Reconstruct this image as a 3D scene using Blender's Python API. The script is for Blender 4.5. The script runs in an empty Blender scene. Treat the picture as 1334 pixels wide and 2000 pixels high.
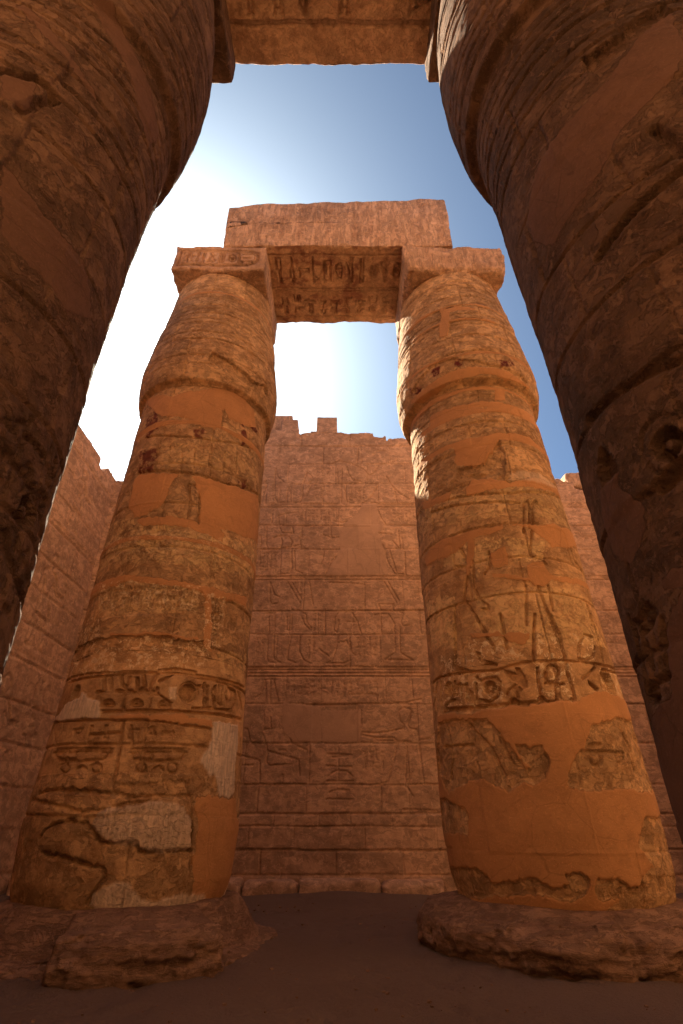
import bpy, math
import numpy as np
from mathutils import Vector
R = math.radians
S = bpy.context.scene
COL = S.collection

# ------------------------------------------------------------------ camera
FPX, PITCH, EYE = 1039.0, R(30.15), 1.3
cd = bpy.data.cameras.new('camera'); cam = bpy.data.objects.new('camera', cd); COL.objects.link(cam)
cd.sensor_fit = 'VERTICAL'; cd.sensor_height = 36; cd.sensor_width = 24
cd.lens = FPX / 2000 * 36; cd.clip_start = 0.05; cd.clip_end = 3000
cam.location = (0, 0, EYE); cam.rotation_euler = (math.pi/2 + PITCH, 0, 0)
S.camera = cam
# ------------------------------------------------------------------ sky, sun, exposure
SUN_EL, SUN_AZ = R(43.9), R(-26.1)
w = bpy.data.worlds.new('World'); S.world = w; w.use_nodes = True
nt = w.node_tree; bg = nt.nodes['Background']
sky = nt.nodes.new('ShaderNodeTexSky'); sky.sky_type = 'NISHITA'; sky.sun_disc = False
sky.sun_elevation = SUN_EL; sky.sun_rotation = SUN_AZ
sky.air_density = .55; sky.dust_density = 1.6; sky.ozone_density = 3.0; sky.altitude = 80
tint = nt.nodes.new('ShaderNodeMix'); tint.data_type = 'RGBA'; tint.blend_type = 'MULTIPLY'; tint.inputs[0].default_value = 1
tint.inputs[7].default_value = (.535, .635, .63, 1); gm = nt.nodes.new('ShaderNodeGamma'); gm.inputs[1].default_value = 1.12
nt.links.new(sky.outputs[0], tint.inputs[6]); nt.links.new(tint.outputs[2], gm.inputs[0]); nt.links.new(gm.outputs[0], bg.inputs[0]); bg.inputs[1].default_value = 0.05
ld = bpy.data.lights.new('sun', 'SUN'); sun = bpy.data.objects.new('sun', ld); COL.objects.link(sun)
ld.energy = 5.0; ld.angle = R(0.5); ld.color = (1.0, 0.84, 0.62)
sd = Vector((math.sin(SUN_AZ)*math.cos(SUN_EL), math.cos(SUN_AZ)*math.cos(SUN_EL), math.sin(SUN_EL)))
sun.rotation_euler = sd.to_track_quat('Z', 'Y').to_euler(); sun.location = (-6, 12, 20)
S.view_settings.view_transform = 'Standard'; S.view_settings.look = 'None'
S.view_settings.exposure = 2.35; S.view_settings.gamma = 1.0
S.render.engine = 'CYCLES'
S.cycles.max_bounces = 5; S.cycles.diffuse_bounces = 4

# ------------------------------------------------------------------ noise
_rng = np.random.RandomState(7)
_T = _rng.rand(65536)
def _h(i, j, k):
    return _T[((i*73856093) ^ (j*19349663) ^ (k*83492791)) & 65535]
def vn(x, y, seed=0):
    x = np.asarray(x, float); y = np.asarray(y, float)
    xi = np.floor(x).astype(np.int64); yi = np.floor(y).astype(np.int64)
    fx = x-xi; fy = y-yi; fx = fx*fx*(3-2*fx); fy = fy*fy*(3-2*fy)
    a = _h(xi, yi, seed); b = _h(xi+1, yi, seed); c = _h(xi, yi+1, seed); d = _h(xi+1, yi+1, seed)
    return (a*(1-fx)+b*fx)*(1-fy)+(c*(1-fx)+d*fx)*fy
def fbm(x, y, o=4, seed=0, g=.5):
    s = 0; a = 1; t = 0
    for k in range(o):
        s = s+a*vn(x*2**k+k*17.3, y*2**k+k*5.7, seed+k*13); t += a; a *= g
    return s/t
def vn3(p, seed=0):
    i = np.floor(p).astype(np.int64); f = p-i; f = f*f*(3-2*f); r = 0
    for dx in (0, 1):
        for dy in (0, 1):
            for dz in (0, 1):
                wgt = (f[..., 0] if dx else 1-f[..., 0])*(f[..., 1] if dy else 1-f[..., 1])*(f[..., 2] if dz else 1-f[..., 2])
                r = r+wgt*_h(i[..., 0]+dx, i[..., 1]+dy, i[..., 2]+dz+seed*101)
    return r
def fbm3(p, o=3, seed=0):
    s = 0; a = 1; t = 0
    for k in range(o):
        s = s+a*vn3(p*2**k+k*7.7, seed+k*3); t += a; a *= .5
    return s/t
def sstep(a, b, x):
    t = np.clip((x-a)/(b-a), 0, 1); return t*t*(3-2*t)

# ------------------------------------------------------------------ mesh from grids
def grid_mesh(name, P, attrs=None, wrap=False, caps=()):
    """P: (nz, nu, 3). attrs: dict name -> (nz, nu). wrap joins last column to first."""
    nz, nu = P.shape[:2]
    idx = np.arange(nz*nu).reshape(nz, nu)
    if wrap: nx = np.roll(idx, -1, axis=1)
    else: nx = idx[:, 1:]
    base = idx if wrap else idx[:, :-1]
    q = np.stack([base[:-1], nx[:-1], nx[1:], base[1:]], -1).reshape(-1, 4)
    return raw_mesh(name, P.reshape(-1, 3), q, {k: v.reshape(-1) for k, v in (attrs or {}).items()})
def raw_mesh(name, V, Q, attrs=None, smooth=True):
    me = bpy.data.meshes.new(name)
    me.vertices.add(len(V)); me.vertices.foreach_set('co', np.asarray(V, np.float32).ravel())
    me.loops.add(Q.size); me.loops.foreach_set('vertex_index', Q.astype(np.int32).ravel())
    me.polygons.add(len(Q)); me.polygons.foreach_set('loop_start', np.arange(0, Q.size, 4, dtype=np.int32))
    me.polygons.foreach_set('use_smooth', np.full(len(Q), smooth))
    me.update(calc_edges=True)
    for k, v in (attrs or {}).items():
        a = me.attributes.new(k, 'FLOAT', 'POINT'); a.data.foreach_set('value', v.astype(np.float32))
    return me
def link(name, me, mat, parent=None):
    o = bpy.data.objects.new(name, me); COL.objects.link(o)
    if mat: me.materials.append(mat)
    if parent: o.parent = parent
    return o
def tag(o, label, cat, group=None, kind=None):
    if label: o['label'] = label
    if cat: o['category'] = cat
    if group: o['group'] = group
    if kind: o['kind'] = kind
    return o
def empty(name, loc):
    o = bpy.data.objects.new(name, None); COL.objects.link(o); o.location = loc; o.empty_display_size = .3
    return o
def place(o, parent):                       # children are modelled in world space
    o.parent = parent; o.location = -parent.location
    return o

# ------------------------------------------------------------------ materials
def stone_mat(name, dark, light, plaster, pale, pigment=(.16, .035, .03), scale=1.0, bump=1.0, stain=(.10, .055, .035), streak=(1, 1, 5), stain_amt=.65):
    m = bpy.data.materials.new(name); m.use_nodes = True; n = m.node_tree.nodes; L = m.node_tree.links
    bs = n['Principled BSDF']; bs.inputs['Roughness'].default_value = .93
    bs.inputs['Specular IOR Level'].default_value = .12
    tc = n.new('ShaderNodeNewGeometry')
    def noise(sc, det=6, rough=.6, vec=None, dist=0):
        t = n.new('ShaderNodeTexNoise'); t.inputs['Scale'].default_value = sc*scale; t.inputs['Detail'].default_value = det
        t.inputs['Roughness'].default_value = rough; t.inputs['Distortion'].default_value = dist
        L.new(vec or tc.outputs['Position'], t.inputs['Vector']); return t.outputs['Fac']
    def ramp(fac, a, b):
        r = n.new('ShaderNodeMapRange'); r.inputs[1].default_value = a; r.inputs[2].default_value = b
        r.interpolation_type = 'SMOOTHSTEP'; L.new(fac, r.inputs[0]); return r.outputs[0]
    def mul(a, b):
        k = n.new('ShaderNodeMath'); k.operation = 'MULTIPLY'
        for i, v in enumerate((a, b)):
            if isinstance(v, (int, float)): k.inputs[i].default_value = v
            else: L.new(v, k.inputs[i])
        return k.outputs[0]
    def add(a, b, op='ADD'):
        k = n.new('ShaderNodeMath'); k.operation = op
        for i, v in enumerate((a, b)):
            if isinstance(v, (int, float)): k.inputs[i].default_value = v
            else: L.new(v, k.inputs[i])
        return k.outputs[0]
    def mix(f, a, b, mode='MIX'):
        k = n.new('ShaderNodeMix'); k.data_type = 'RGBA'; k.blend_type = mode
        if isinstance(f, (int, float)): k.inputs[0].default_value = f
        else: L.new(f, k.inputs[0])
        for i, v in ((6, a), (7, b)):
            if isinstance(v, tuple): k.inputs[i].default_value = (*v, 1)
            else: L.new(v, k.inputs[i])
        return k.outputs[2]
    def attr(nm):
        a = n.new('ShaderNodeAttribute'); a.attribute_name = nm; return a.outputs['Fac']
    mp = n.new('ShaderNodeMapping'); mp.inputs['Scale'].default_value = streak; L.new(tc.outputs['Position'], mp.inputs['Vector'])
    strata = noise(1.6, 7, .65, mp.outputs[0], .6)
    big = noise(.9, 5, .6); med = noise(6, 6, .7); fine = noise(38, 5, .7); grit = noise(150, 2, .6)
    c = mix(ramp(strata, .38, .62), dark, light)
    c = mix(mul(ramp(med, .35, .7), .55), c, tuple(min(1, x*1.35) for x in light))
    c = mix(mul(ramp(big, .52, .68), stain_amt), c, stain)                       # old soot and damp stains
    c = mix(mul(ramp(fine, .55, .75), .45), c, tuple(x*.55 for x in dark))  # pitting dirt
    c = mix(mul(attr('tan'), ramp(noise(9, 5, .75, None, .5), .40, .56)), c, (.78, .55, .29))      # fresh ochre faces
    c = mix(mul(ramp(noise(60, 3, .7), .56, .66), .35), c, tuple(min(1, x*1.5) for x in light))
    tn = attr('tone')
    c = mix(1.0, c, mix(tn, (.72, .70, .68), (1.22, 1.18, 1.12)), 'MULTIPLY')
    cl = add(1.0, mul(attr('clean'), .85), 'SUBTRACT')
    flake = ramp(noise(4.2, 7, .68, mp.outputs[0], .8), .500, .530)                              # patina crust against fresh flaked faces
    c = mix(mul(mul(flake, .42), cl), c, tuple(x*.42 for x in light)); flake2 = ramp(noise(7.5, 6, .7, None, .6), .560, .585)
    c = mix(mul(mul(flake2, .40), cl), c, tuple(min(1, x*1.42) for x in light))
    # painted pigment traces
    pg = mul(attr('pigment'), ramp(med, .42, .55)); c = mix(pg, c, pigment)
    # repair plaster, pale mortar
    pl = ramp(add(attr('plaster'), mul(add(noise(34, 4, .7), .5, 'SUBTRACT'), .9)), .40, .62)
    vo = n.new('ShaderNodeTexVoronoi'); vo.feature = 'DISTANCE_TO_EDGE'; vo.inputs['Scale'].default_value = 1.5
    dv = n.new('ShaderNodeMix'); dv.data_type = 'RGBA'; dv.inputs[0].default_value = .12; L.new(tc.outputs['Position'], dv.inputs[6])
    dn = n.new('ShaderNodeTexNoise'); dn.inputs['Scale'].default_value = 3; dn.inputs['Detail'].default_value = 6; L.new(tc.outputs['Position'], dn.inputs['Vector']); L.new(dn.outputs['Color'], dv.inputs[7])
    L.new(dv.outputs[2], vo.inputs['Vector']); crack = mul(add(1.0, ramp(vo.outputs[0], .002, .010), 'SUBTRACT'), ramp(big, .46, .54))
    pc = mix(ramp(big, .3, .7), plaster, tuple(x*.80 for x in plaster))
    pc = mix(mul(ramp(med, .5, .75), .30), pc, tuple(min(1, x*1.25) for x in plaster))
    pc = mix(mul(ramp(noise(2.6, 6, .72, None, 1.2), .50, .62), .38), pc, tuple(x*.62 for x in plaster))   # damp blooms
    pc = mix(mul(ramp(noise(55, 4, .7), .54, .68), .30), pc, tuple(min(1, x*1.6) for x in plaster))
    pc = mix(mul(crack, .3), pc, tuple(x*.35 for x in plaster))
    c = mix(pl, c, pc)
    pa = attr('pale'); mp2 = n.new('ShaderNodeMapping'); mp2.inputs['Scale'].default_value = (1, 1, .16)
    L.new(tc.outputs['Position'], mp2.inputs['Vector']); comb = noise(26, 4, .6, mp2.outputs[0])
    c = mix(pa, c, mix(ramp(comb, .35, .65), tuple(x*.72 for x in pale), pale))
    # lime flecks
    fl = mul(attr('fleck'), ramp(noise(13, 4, .8, None, .4), .53, .565)); c = mix(fl, c, (.86, .66, .42))
    L.new(c, bs.inputs['Base Color'])
    rough = add(1.0, mul(pl, .8), 'SUBTRACT')
    h = add(add(add(mul(flake, -.010), mul(flake2, .008)), add(mul(med, .016), mul(fine, .011))), add(mul(grit, .0022), mul(strata, .014)))
    pit = mul(ramp(noise(24, 3, .8), .60, .74), -.010)
    h = add(mul(mul(add(h, pit), rough), add(.35, mul(cl, .65))), mul(comb, mul(pa, .012)))
    bp = n.new('ShaderNodeBump'); bp.inputs['Strength'].default_value = .9*bump; bp.inputs['Distance'].default_value = 1.0
    L.new(h, bp.inputs['Height']); L.new(bp.outputs[0], bs.inputs['Normal'])
    return m
M_COL = stone_mat('column_sandstone', (.34, .190, .090), (.63, .400, .215), (.61, .310, .138), (.86, .68, .52), stain_amt=.42, streak=(1.5, 1.5, 2.2))
M_NEAR = stone_mat('shaded_column_sandstone', (.105, .060, .040), (.21, .125, .080), (.185, .100, .066), (.4, .27, .17), stain=(.07, .045, .03), streak=(1.4, 1.4, 1.8))  # darker copy of the column stone: the near columns' shade put into the colour
M_WALL = stone_mat('wall_sandstone', (.42, .265, .185), (.56, .365, .255), (.55, .345, .235), (.5, .33, .22), bump=.5, stain_amt=.25, streak=(1, 1, 1.8))
M_BEAM = stone_mat('beam_sandstone', (.44, .260, .165), (.66, .430, .285), (.50, .23, .10), (.66, .46, .30), streak=(3.2, 3.2, .55), stain_amt=.35)
M_BASE = stone_mat('base_sandstone', (.19, .110, .075), (.32, .195, .130), (.3, .15, .08), (.5, .35, .25), bump=.9, stain_amt=.3)

# ------------------------------------------------------------------ relief fields
class Field:
    """height and colour layers over a surface unrolled to (u, z) metres"""
    def __init__(s, u, z, seed=0):
        s.u, s.z, s.seed = np.asarray(u, float), np.asarray(z, float), seed
        s.U, s.Z = np.meshgrid(s.u, s.z)
        s.WU = s.U+.10*(fbm(s.U*4, s.Z*4, 4, seed+3)-.5)+.03*(vn(s.U*30, s.Z*30, seed+4)-.5)
        s.WZ = s.Z+.10*(fbm(s.U*4, s.Z*4, 4, seed+5)-.5)+.03*(vn(s.U*30, s.Z*30, seed+6)-.5)
        s.carve = np.zeros_like(s.U); s.disp = np.zeros_like(s.U)
        s.a = {k: np.zeros_like(s.U) for k in ('plaster', 'pale', 'pigment', 'fleck', 'tan', 'clean')}
        s.a['tone'] = np.full_like(s.U, .5)
        s.rough = np.ones_like(s.U)
    def win(s, u0, u1, z0, z1):
        i0, i1 = np.searchsorted(s.z, (z0, z1)); j0, j1 = np.searchsorted(s.u, (u0, u1))
        return slice(max(i0-1, 0), i1+1), slice(max(j0-1, 0), j1+1)
    def dist(s, pts, m):
        p = np.array(pts, float); W = s.win(p[:, 0].min()-m, p[:, 0].max()+m, p[:, 1].min()-m, p[:, 1].max()+m)
        U, Z = s.U[W], s.Z[W]
        if U.size == 0: return W, U
        d = np.full(U.shape, 9.)
        for a, b in zip(p[:-1], p[1:]):
            v = b-a; L2 = max(v@v, 1e-9); t = np.clip(((U-a[0])*v[0]+(Z-a[1])*v[1])/L2, 0, 1)
            d = np.minimum(d, np.hypot(U-a[0]-t*v[0], Z-a[1]-t*v[1]))
        return W, d
    def stroke(s, pts, w=.02, d=.015, rag=0):
        W, D = s.dist(pts, w*2+.02)
        if D.size == 0: return
        if rag: D = D+rag*(vn(s.U[W]*22, s.Z[W]*22, s.seed+8)-.5)
        s.carve[W] = np.maximum(s.carve[W], d*(1-sstep(w*.55, w, D)))
    def inside(s, pts, warp=True):
        p = np.array(pts, float); W = s.win(p[:, 0].min()-.12, p[:, 0].max()+.12, p[:, 1].min()-.12, p[:, 1].max()+.12)
        U, Z = (s.WU[W], s.WZ[W]) if warp else (s.U[W], s.Z[W]); c = np.zeros(U.shape, bool)
        n = len(p)
        for k in range(n):
            x0, y0 = p[k]; x1, y1 = p[(k+1) % n]
            if y0 == y1: continue
            c ^= ((y0 > Z) != (y1 > Z)) & (U < (x1-x0)*(Z-y0)/(y1-y0)+x0)
        return W, c
    def fill(s, pts, **kw):
        warp = kw.pop('warp', True); W, c = s.inside(pts, warp)
        for k, v in kw.items():
            if k == 'deep': s.carve[W] = np.where(c, np.maximum(s.carve[W], v), s.carve[W])
            elif k == 'raise_': s.disp[W] = np.where(c, s.disp[W]+v, s.disp[W])
            elif k == 'rough': s.rough[W] = np.where(c, v, s.rough[W])
            else: s.a[k][W] = np.where(c, v, s.a[k][W])
    def finish(s):
        def blur(a):
            b = a.copy(); b[1:-1] = (a[:-2]+2*a[1:-1]+a[2:])/4; c = b.copy(); c[:, 1:-1] = (b[:, :-2]+2*b[:, 1:-1]+b[:, 2:])/4; return c
        for k in ('plaster', 'pale', 'pigment'): s.a[k] = blur(s.a[k])
    def height(s, rough=1.0, strata=3.8):
        U, Z, sd_ = s.U, s.Z, s.seed
        er = fbm(U*2.2, Z*strata*.55, 6, sd_+20, .62); er2 = fbm(U*7, Z*9, 4, sd_+40, .6)
        chip = sstep(.60, .72, fbm(U*2.3, Z*5, 4, sd_+60))
        st = (er-.5)*.055+(er2-.5)*.045-chip*.022+(fbm(U*22, Z*30, 2, sd_+90)-.5)*.014
        p = np.clip(s.a['plaster']+s.a['pale'], 0, 1)
        sm = .010+(fbm(U*1.3, Z*1.3, 3, sd_+80)-.5)*.03
        return s.disp+(1-p)*(st*rough*s.rough-s.carve)+p*sm*min(1, rough+.3)
def arc(cx, cz, rx, rz=None, a0=0, a1=360, n=20):
    rz = rx if rz is None else rz
    return [(cx+rx*math.cos(R(a0+(a1-a0)*k/n)), cz+rz*math.sin(R(a0+(a1-a0)*k/n))) for k in range(n+1)]

# hieroglyph signs in a unit box (x 0..1, y 0..1)
def A(*a): return arc(*a)
GL = {
 'ankh': [A(.5, .74, .2, .24, -90, 270, 18), [(.15, .46), (.85, .46)], [(.5, .48), (.5, 0)]],
 'disc': [A(.5, .5, .32), A(.5, .5, .1)],
 'reed': [[(.5, 0), (.5, .35), (.3, .5), (.35, .85), (.55, 1), (.65, .8), (.6, .45), (.5, .35)]],
 'water': [[(0, .45), (.1, .6), (.2, .45), (.3, .6), (.4, .45), (.5, .6), (.6, .45), (.7, .6), (.8, .45), (.9, .6), (1, .45)]],
 'bread': [A(.5, .3, .35, .4, 0, 180, 10)+[(.85, .3)]],
 'basket': [[(0, .7), (1, .7)], A(.5, .7, .5, .45, 180, 360, 12)],
 'bird': [[(.0, .15), (.3, .45), (.4, .8), (.55, 1), (.75, .92), (.6, .82), (.72, .55), (.6, .3), (.3, .15), (0, .15)], [(.45, .28), (.45, 0), (.65, 0)], [(.58, .3), (.6, .05)]],
 'feather': [[(.35, 0), (.35, .9), (.5, 1), (.7, .85), (.62, .6), (.62, 0)]],
 'snake': [[(0, .3), (.3, .3), (.45, .5), (.6, .3), (.8, .3), (.85, .8), (1, .85)]],
 'house': [[(.1, .2), (.1, .8), (.9, .8), (.9, .2), (.6, .2)]],
 'stool': [[(.15, .1), (.15, .9), (.85, .9), (.85, .1), (.15, .1)], [(.4, .1), (.4, .6)]],
 'seat': [[(.1, 0), (.1, .45), (.4, .45), (.4, 1), (.6, 1), (.6, 0), (.1, 0)]],
 'eye': [A(.5, .5, .45, .22), A(.5, .5, .12)],
 'arm': [[(0, .5), (.1, .75), (.2, .55), (1, .55), (1, .42), (.1, .42)]],
 'leg': [[(.4, 1), (.4, .2), (.9, .12), (.9, 0), (.3, 0), (.25, 1)]],
 'bars': [[(.2, .1), (.2, .9)], [(.5, .1), (.5, .9)], [(.8, .1), (.8, .9)]],
 'flag': [[(.25, 0), (.25, 1), (.85, .85), (.25, .7)]],
 'man': [A(.45, .86, .12), [(.4, .74), (.3, .4), (.1, .1), (.8, .1), (.85, .35), (.6, .38), (.55, .7)], [(.55, .65), (.9, .7)]],
 'ladder': [[(.3, 0), (.3, 1)], [(.7, 0), (.7, 1)]]+[[(.3, .1+.16*k), (.7, .1+.16*k)] for k in range(6)],
 'scarab': [A(.5, .42, .22, .32), A(.5, .82, .13), [(.3, .5), (.05, .7)], [(.7, .5), (.95, .7)], [(.3, .3), (.05, .1)], [(.7, .3), (.95, .1)]],
}
GN = sorted(GL)
def glyph(F, name, x, z, wd, ht, w=.014, d=.014, flip=False):
    for st in GL[name]:
        F.stroke([(x+wd*((1-a) if flip else a), z+ht*b) for a, b in st], w, d, w*.5)
def text_block(F, x0, x1, z0, z1, size, seed, w=.012, d=.012, rules=True, vertical=True):
    r = np.random.RandomState(seed); x = x0
    while x+size <= x1+1e-6:
        z = z1-size*.15
        while z-size*.9 > z0:
            k = GN[r.randint(len(GN))]; h_ = size*r.uniform(.45, .9)
            glyph(F, k, x+size*.1, z-h_, size*.75, h_, w, d, r.rand() < .5); z -= h_+size*.16
        if rules: F.stroke([(x, z0), (x, z1)], w, d*.7)
        x += size
    if rules: F.stroke([(x, z0), (x, z1)], w, d*.7)
# large standing / seated / offering figures (unit: height 1, facing +x)
FIG = {
 'stand': [[(-.03, .80), (-.055, .86), (-.06, .93), (-.02, .97), (.03, .95), (.05, .90), (.065, .875), (.045, .84), (.02, .815), (.02, .79)],
   [(-.03, .80), (-.10, .78), (-.14, .74), (-.13, .60), (-.12, .44), (-.10, .43)], [(.02, .79), (.08, .78), (.12, .74), (.2, .62), (.34, .62)],
   [(.34, .60), (.2, .585), (.10, .68), (.06, .60), (.05, .54)], [(-.10, .70), (-.06, .60), (-.055, .54), (-.10, .32), (.18, .30), (.05, .54), (-.055, .54)],
   [(-.08, .32), (-.10, .16), (-.12, .03), (-.02, 0), (-.12, 0)], [(.02, .31), (-.02, .16), (-.05, .03)], [(.04, .31), (.10, .16), (.12, .03), (.22, 0), (.08, 0)], [(.14, .30), (.17, .16), (.16, .03)]],
 'seated': [[(-.03, .80), (-.06, .88), (-.03, .98), (.03, .99), (.05, .90), (.02, .81)], [(-.03, .80), (-.14, .77), (-.16, .62), (-.12, .48)], [(.02, .80), (.12, .77), (.13, .64), (.2, .56), (.34, .52)],
   [(-.14, .44), (.02, .48), (.28, .42), (.29, .05), (.36, 0), (.18, 0), (.19, .30), (-.12, .30)], [(-.18, .42), (-.18, 0), (.12, 0), (.12, .28)], [(-.18, .42), (-.12, .46)]],
}
def figure(F, kind, x, z, h, w=.022, d=.022, flip=False):
    sx = -1 if flip else 1
    for st in FIG[kind]: F.stroke([(x+sx*h*a, z+h*b) for a, b in st], w, d, w*.4)

# ------------------------------------------------------------------ reading traced outlines onto real surfaces
CP, SP = math.cos(PITCH), math.sin(PITCH)
def ray(x, y):
    xc = (x-667)/FPX; yc = (1000-y)/FPX
    return xc, CP-yc*SP, SP+yc*CP
class Column:
    def __init__(s, x0, lean, y, prof, zr, seed, u_res=.016, z_res=.016, half=105, fine=(3.3, 3.31)):
        s.x0, s.lean, s.y, s.prof = x0, lean, y, np.array(prof)
        s.R0 = 1.3; s.phi0 = math.atan2(-y, -(x0+lean*5))
        dense = np.arange(-R(half), R(half), u_res/s.R0); rest = np.linspace(R(half), 2*math.pi-R(half), 60)[:-1]
        s.ang = np.concatenate([dense, rest]); s.zz = np.concatenate([np.arange(zr[0], fine[0], z_res), np.arange(fine[0], fine[1], .008), np.arange(fine[1], zr[1]+1e-6, z_res)])
        s.F = Field(s.ang*s.R0, s.zz, seed)
    def cx(s, z): return s.x0+s.lean*z
    def r(s, z): return np.interp(z, s.prof[:, 0], s.prof[:, 1])
    def uv(s, px, py):
        d = ray(px, py); z = 5.
        for _ in range(14):
            cx, cy, rr = s.cx(z), s.y, float(s.r(z))
            a = d[0]**2+d[1]**2; b = d[0]*cx+d[1]*cy; c = cx*cx+cy*cy-rr*rr; D = b*b-a*c
            t = (b-math.sqrt(max(D, 0)))/a; z = .5*z+.5*(EYE+t*d[2])
        ph = (math.atan2(t*d[1]-cy, t*d[0]-cx)-s.phi0+math.pi) % (2*math.pi)-math.pi
        return ph*s.R0, z
    def pts(s, l, ox=0, oy=0, k=1.0): return [s.uv(ox+x/k, oy+y/k) for x, y in l]
    def points(s, rough, lo, hi, inset=0):
        i0, i1 = np.searchsorted(s.zz, (lo, hi)); sl = slice(i0, i1+1)
        H = s.F.height(rough)[sl]; Z = s.F.Z[sl]; ph = s.F.U[sl]/s.R0+s.phi0
        # keep the seam at the back continuous
        bl = sstep(R(170), R(180), np.abs(s.F.U[sl]/s.R0-0)) * 0
        rr = s.r(Z)+H*(1-bl)
        P = np.stack([s.cx(Z)+rr*np.cos(ph), s.y+rr*np.sin(ph), Z], -1)
        return P, {k: v[sl] for k, v in s.F.a.items()}

# rounded, chipped stone block with optional relief on named faces
def block_mesh(name, lo, hi, res=.04, chip=.06, rough=.03, seed=0, reliefs=None, warp=None):
    lo, hi = np.array(lo, float), np.array(hi, float); Vs, Qs, At, off = [], [], {}, 0
    for ax in range(3):
        for side in (0, 1):
            b, c = [(1, 2), (2, 0), (0, 1)][ax]
            nb = max(4, int((hi[b]-lo[b])/res)); nc = max(4, int((hi[c]-lo[c])/res))
            B, C = np.meshgrid(np.linspace(lo[b], hi[b], nb+1), np.linspace(lo[c], hi[c], nc+1))
            P = np.zeros(B.shape+(3,)); P[..., b] = B; P[..., c] = C; P[..., ax] = (lo, hi)[side][ax]
            cr = chip*(.15+2.2*np.clip(fbm3(P*2.2+seed, 4, seed)-.30, 0, 1)**1.2*2)
            cr = np.minimum(cr[..., None], (hi-lo)*.45).min(-1)
            q = np.zeros_like(P); sg = np.zeros_like(P)
            for a in range(3):
                dl = P[..., a]-lo[a]; dh = hi[a]-P[..., a]; q[..., a] = np.maximum(0, cr-np.minimum(dl, dh)); sg[..., a] = np.where(dl < dh, -1, 1)
            nq = np.linalg.norm(q, axis=-1, keepdims=True); k = np.where(nq > cr[..., None], cr[..., None]/np.maximum(nq, 1e-6), 1)
            Pn = P-sg*q*(1-k)
            nn = np.stack([fbm3(P*1.7+31*a+seed, 4, seed+a)-.5 for a in range(3)], -1)*2*rough+np.stack([fbm3(P*9+11*a+seed, 2, seed+a+7)-.5 for a in range(3)], -1)*.9*rough
            Pn = Pn+nn
            at = {k_: np.zeros(B.shape) for k_ in ('plaster', 'pale', 'pigment', 'fleck', 'tan', 'clean')}; at['tone'] = np.full(B.shape, .5)
            f = (reliefs or {}).get((ax, side))
            if f is not None:
                U, W_ = (P[..., 0], P[..., 2]) if ax == 1 else (P[..., 0], P[..., 1]) if ax == 2 else (P[..., 1], P[..., 2])
                j = np.clip(np.round((U-f.u[0])/(f.u[1]-f.u[0])).astype(int), 0, len(f.u)-1); i = np.clip(np.round((W_-f.z[0])/(f.z[1]-f.z[0])).astype(int), 0, len(f.z)-1)
                Pn[..., ax] += (1 if side else -1)*(f.height(.5, 2)[i, j])
                for k_ in at: at[k_] = f.a[k_][i, j]
            if warp: Pn = warp(Pn)
            idx = np.arange(B.size).reshape(B.shape)+off; off += B.size
            qd = np.stack([idx[:-1, :-1], idx[:-1, 1:], idx[1:, 1:], idx[1:, :-1]], -1).reshape(-1, 4)
            if not side: qd = qd[:, ::-1]
            Vs.append(Pn.reshape(-1, 3)); Qs.append(qd)
            for k_, v in at.items(): At.setdefault(k_, []).append(v.reshape(-1))
    return raw_mesh(name, np.concatenate(Vs), np.concatenate(Qs), {k: np.concatenate(v) for k, v in At.items()})

# ------------------------------------------------------------------ ground
g1 = np.concatenate([-np.geomspace(250, 9, 14), np.arange(-8.5, 8.6, .045), np.geomspace(9, 250, 14)])
g2 = np.concatenate([-np.geomspace(250, 4, 14), np.arange(-3.5, 14, .045), np.geomspace(14.5, 300, 14)])
GX, GY = np.meshgrid(g1, g2)
GZ = .07*(fbm(GX*.8, GY*.8, 5, 5)-.5)+.02*(fbm(GX*5, GY*5, 3, 9)-.5)
GZ -= .03*sstep(.62, .75, fbm(GX*3.2, GY*3.2, 3, 15))
for cx_, cy_, rr_ in ((-2.73, 8.15, 1.8), (2.75, 8.15, 1.75), (3.05, 2.8, 1.6), (-3.35, 2.8, 1.6)):
    dd = np.maximum(np.hypot(GX-cx_, GY-cy_)-rr_, 0); GZ += .035*np.exp(-dd/.28)*(.3+1.2*vn(GX*1.3, GY*1.3, 6))*(np.abs(GX) < 7)
GZ += .14*np.exp(-np.maximum(12.55-GY, 0)/.35)*vn(GX*.9, GY*.9, 61)*((GY > 9) & (GY < 13.2))
r_ = np.random.RandomState(3)
for k in range(150):                                          # footprints
    x, y, a = r_.uniform(-3, 3), r_.uniform(3.4, 12), r_.uniform(-.6, .6); du, dv = (GX-x)*math.cos(a)+(GY-y)*math.sin(a), -(GX-x)*math.sin(a)+(GY-y)*math.cos(a)
    GZ -= .022*np.exp(-(du/.055)**2-(dv/.14)**2)
mg = bpy.data.materials.new('packed_dust'); mg.use_nodes = True
n_, l_ = mg.node_tree.nodes, mg.node_tree.links; b_ = n_['Principled BSDF']; b_.inputs['Roughness'].default_value = .95; b_.inputs['Specular IOR Level'].default_value = .1
t1 = n_.new('ShaderNodeTexNoise'); t1.inputs['Scale'].default_value = .7; t1.inputs['Detail'].default_value = 8
t2 = n_.new('ShaderNodeTexNoise'); t2.inputs['Scale'].default_value = 25; t2.inputs['Detail'].default_value = 8; t2.inputs['Roughness'].default_value = .7
ge = n_.new('ShaderNodeNewGeometry')
for t in (t1, t2): l_.new(ge.outputs['Position'], t.inputs['Vector'])
mx = n_.new('ShaderNodeMix'); mx.data_type = 'RGBA'; mx.inputs[6].default_value = (.13, .088, .070, 1); mx.inputs[7].default_value = (.25, .170, .132, 1)
ma = n_.new('ShaderNodeMath'); ma.operation = 'MULTIPLY_ADD'; ma.inputs[1].default_value = .6; l_.new(t2.outputs[0], ma.inputs[0])
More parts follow.
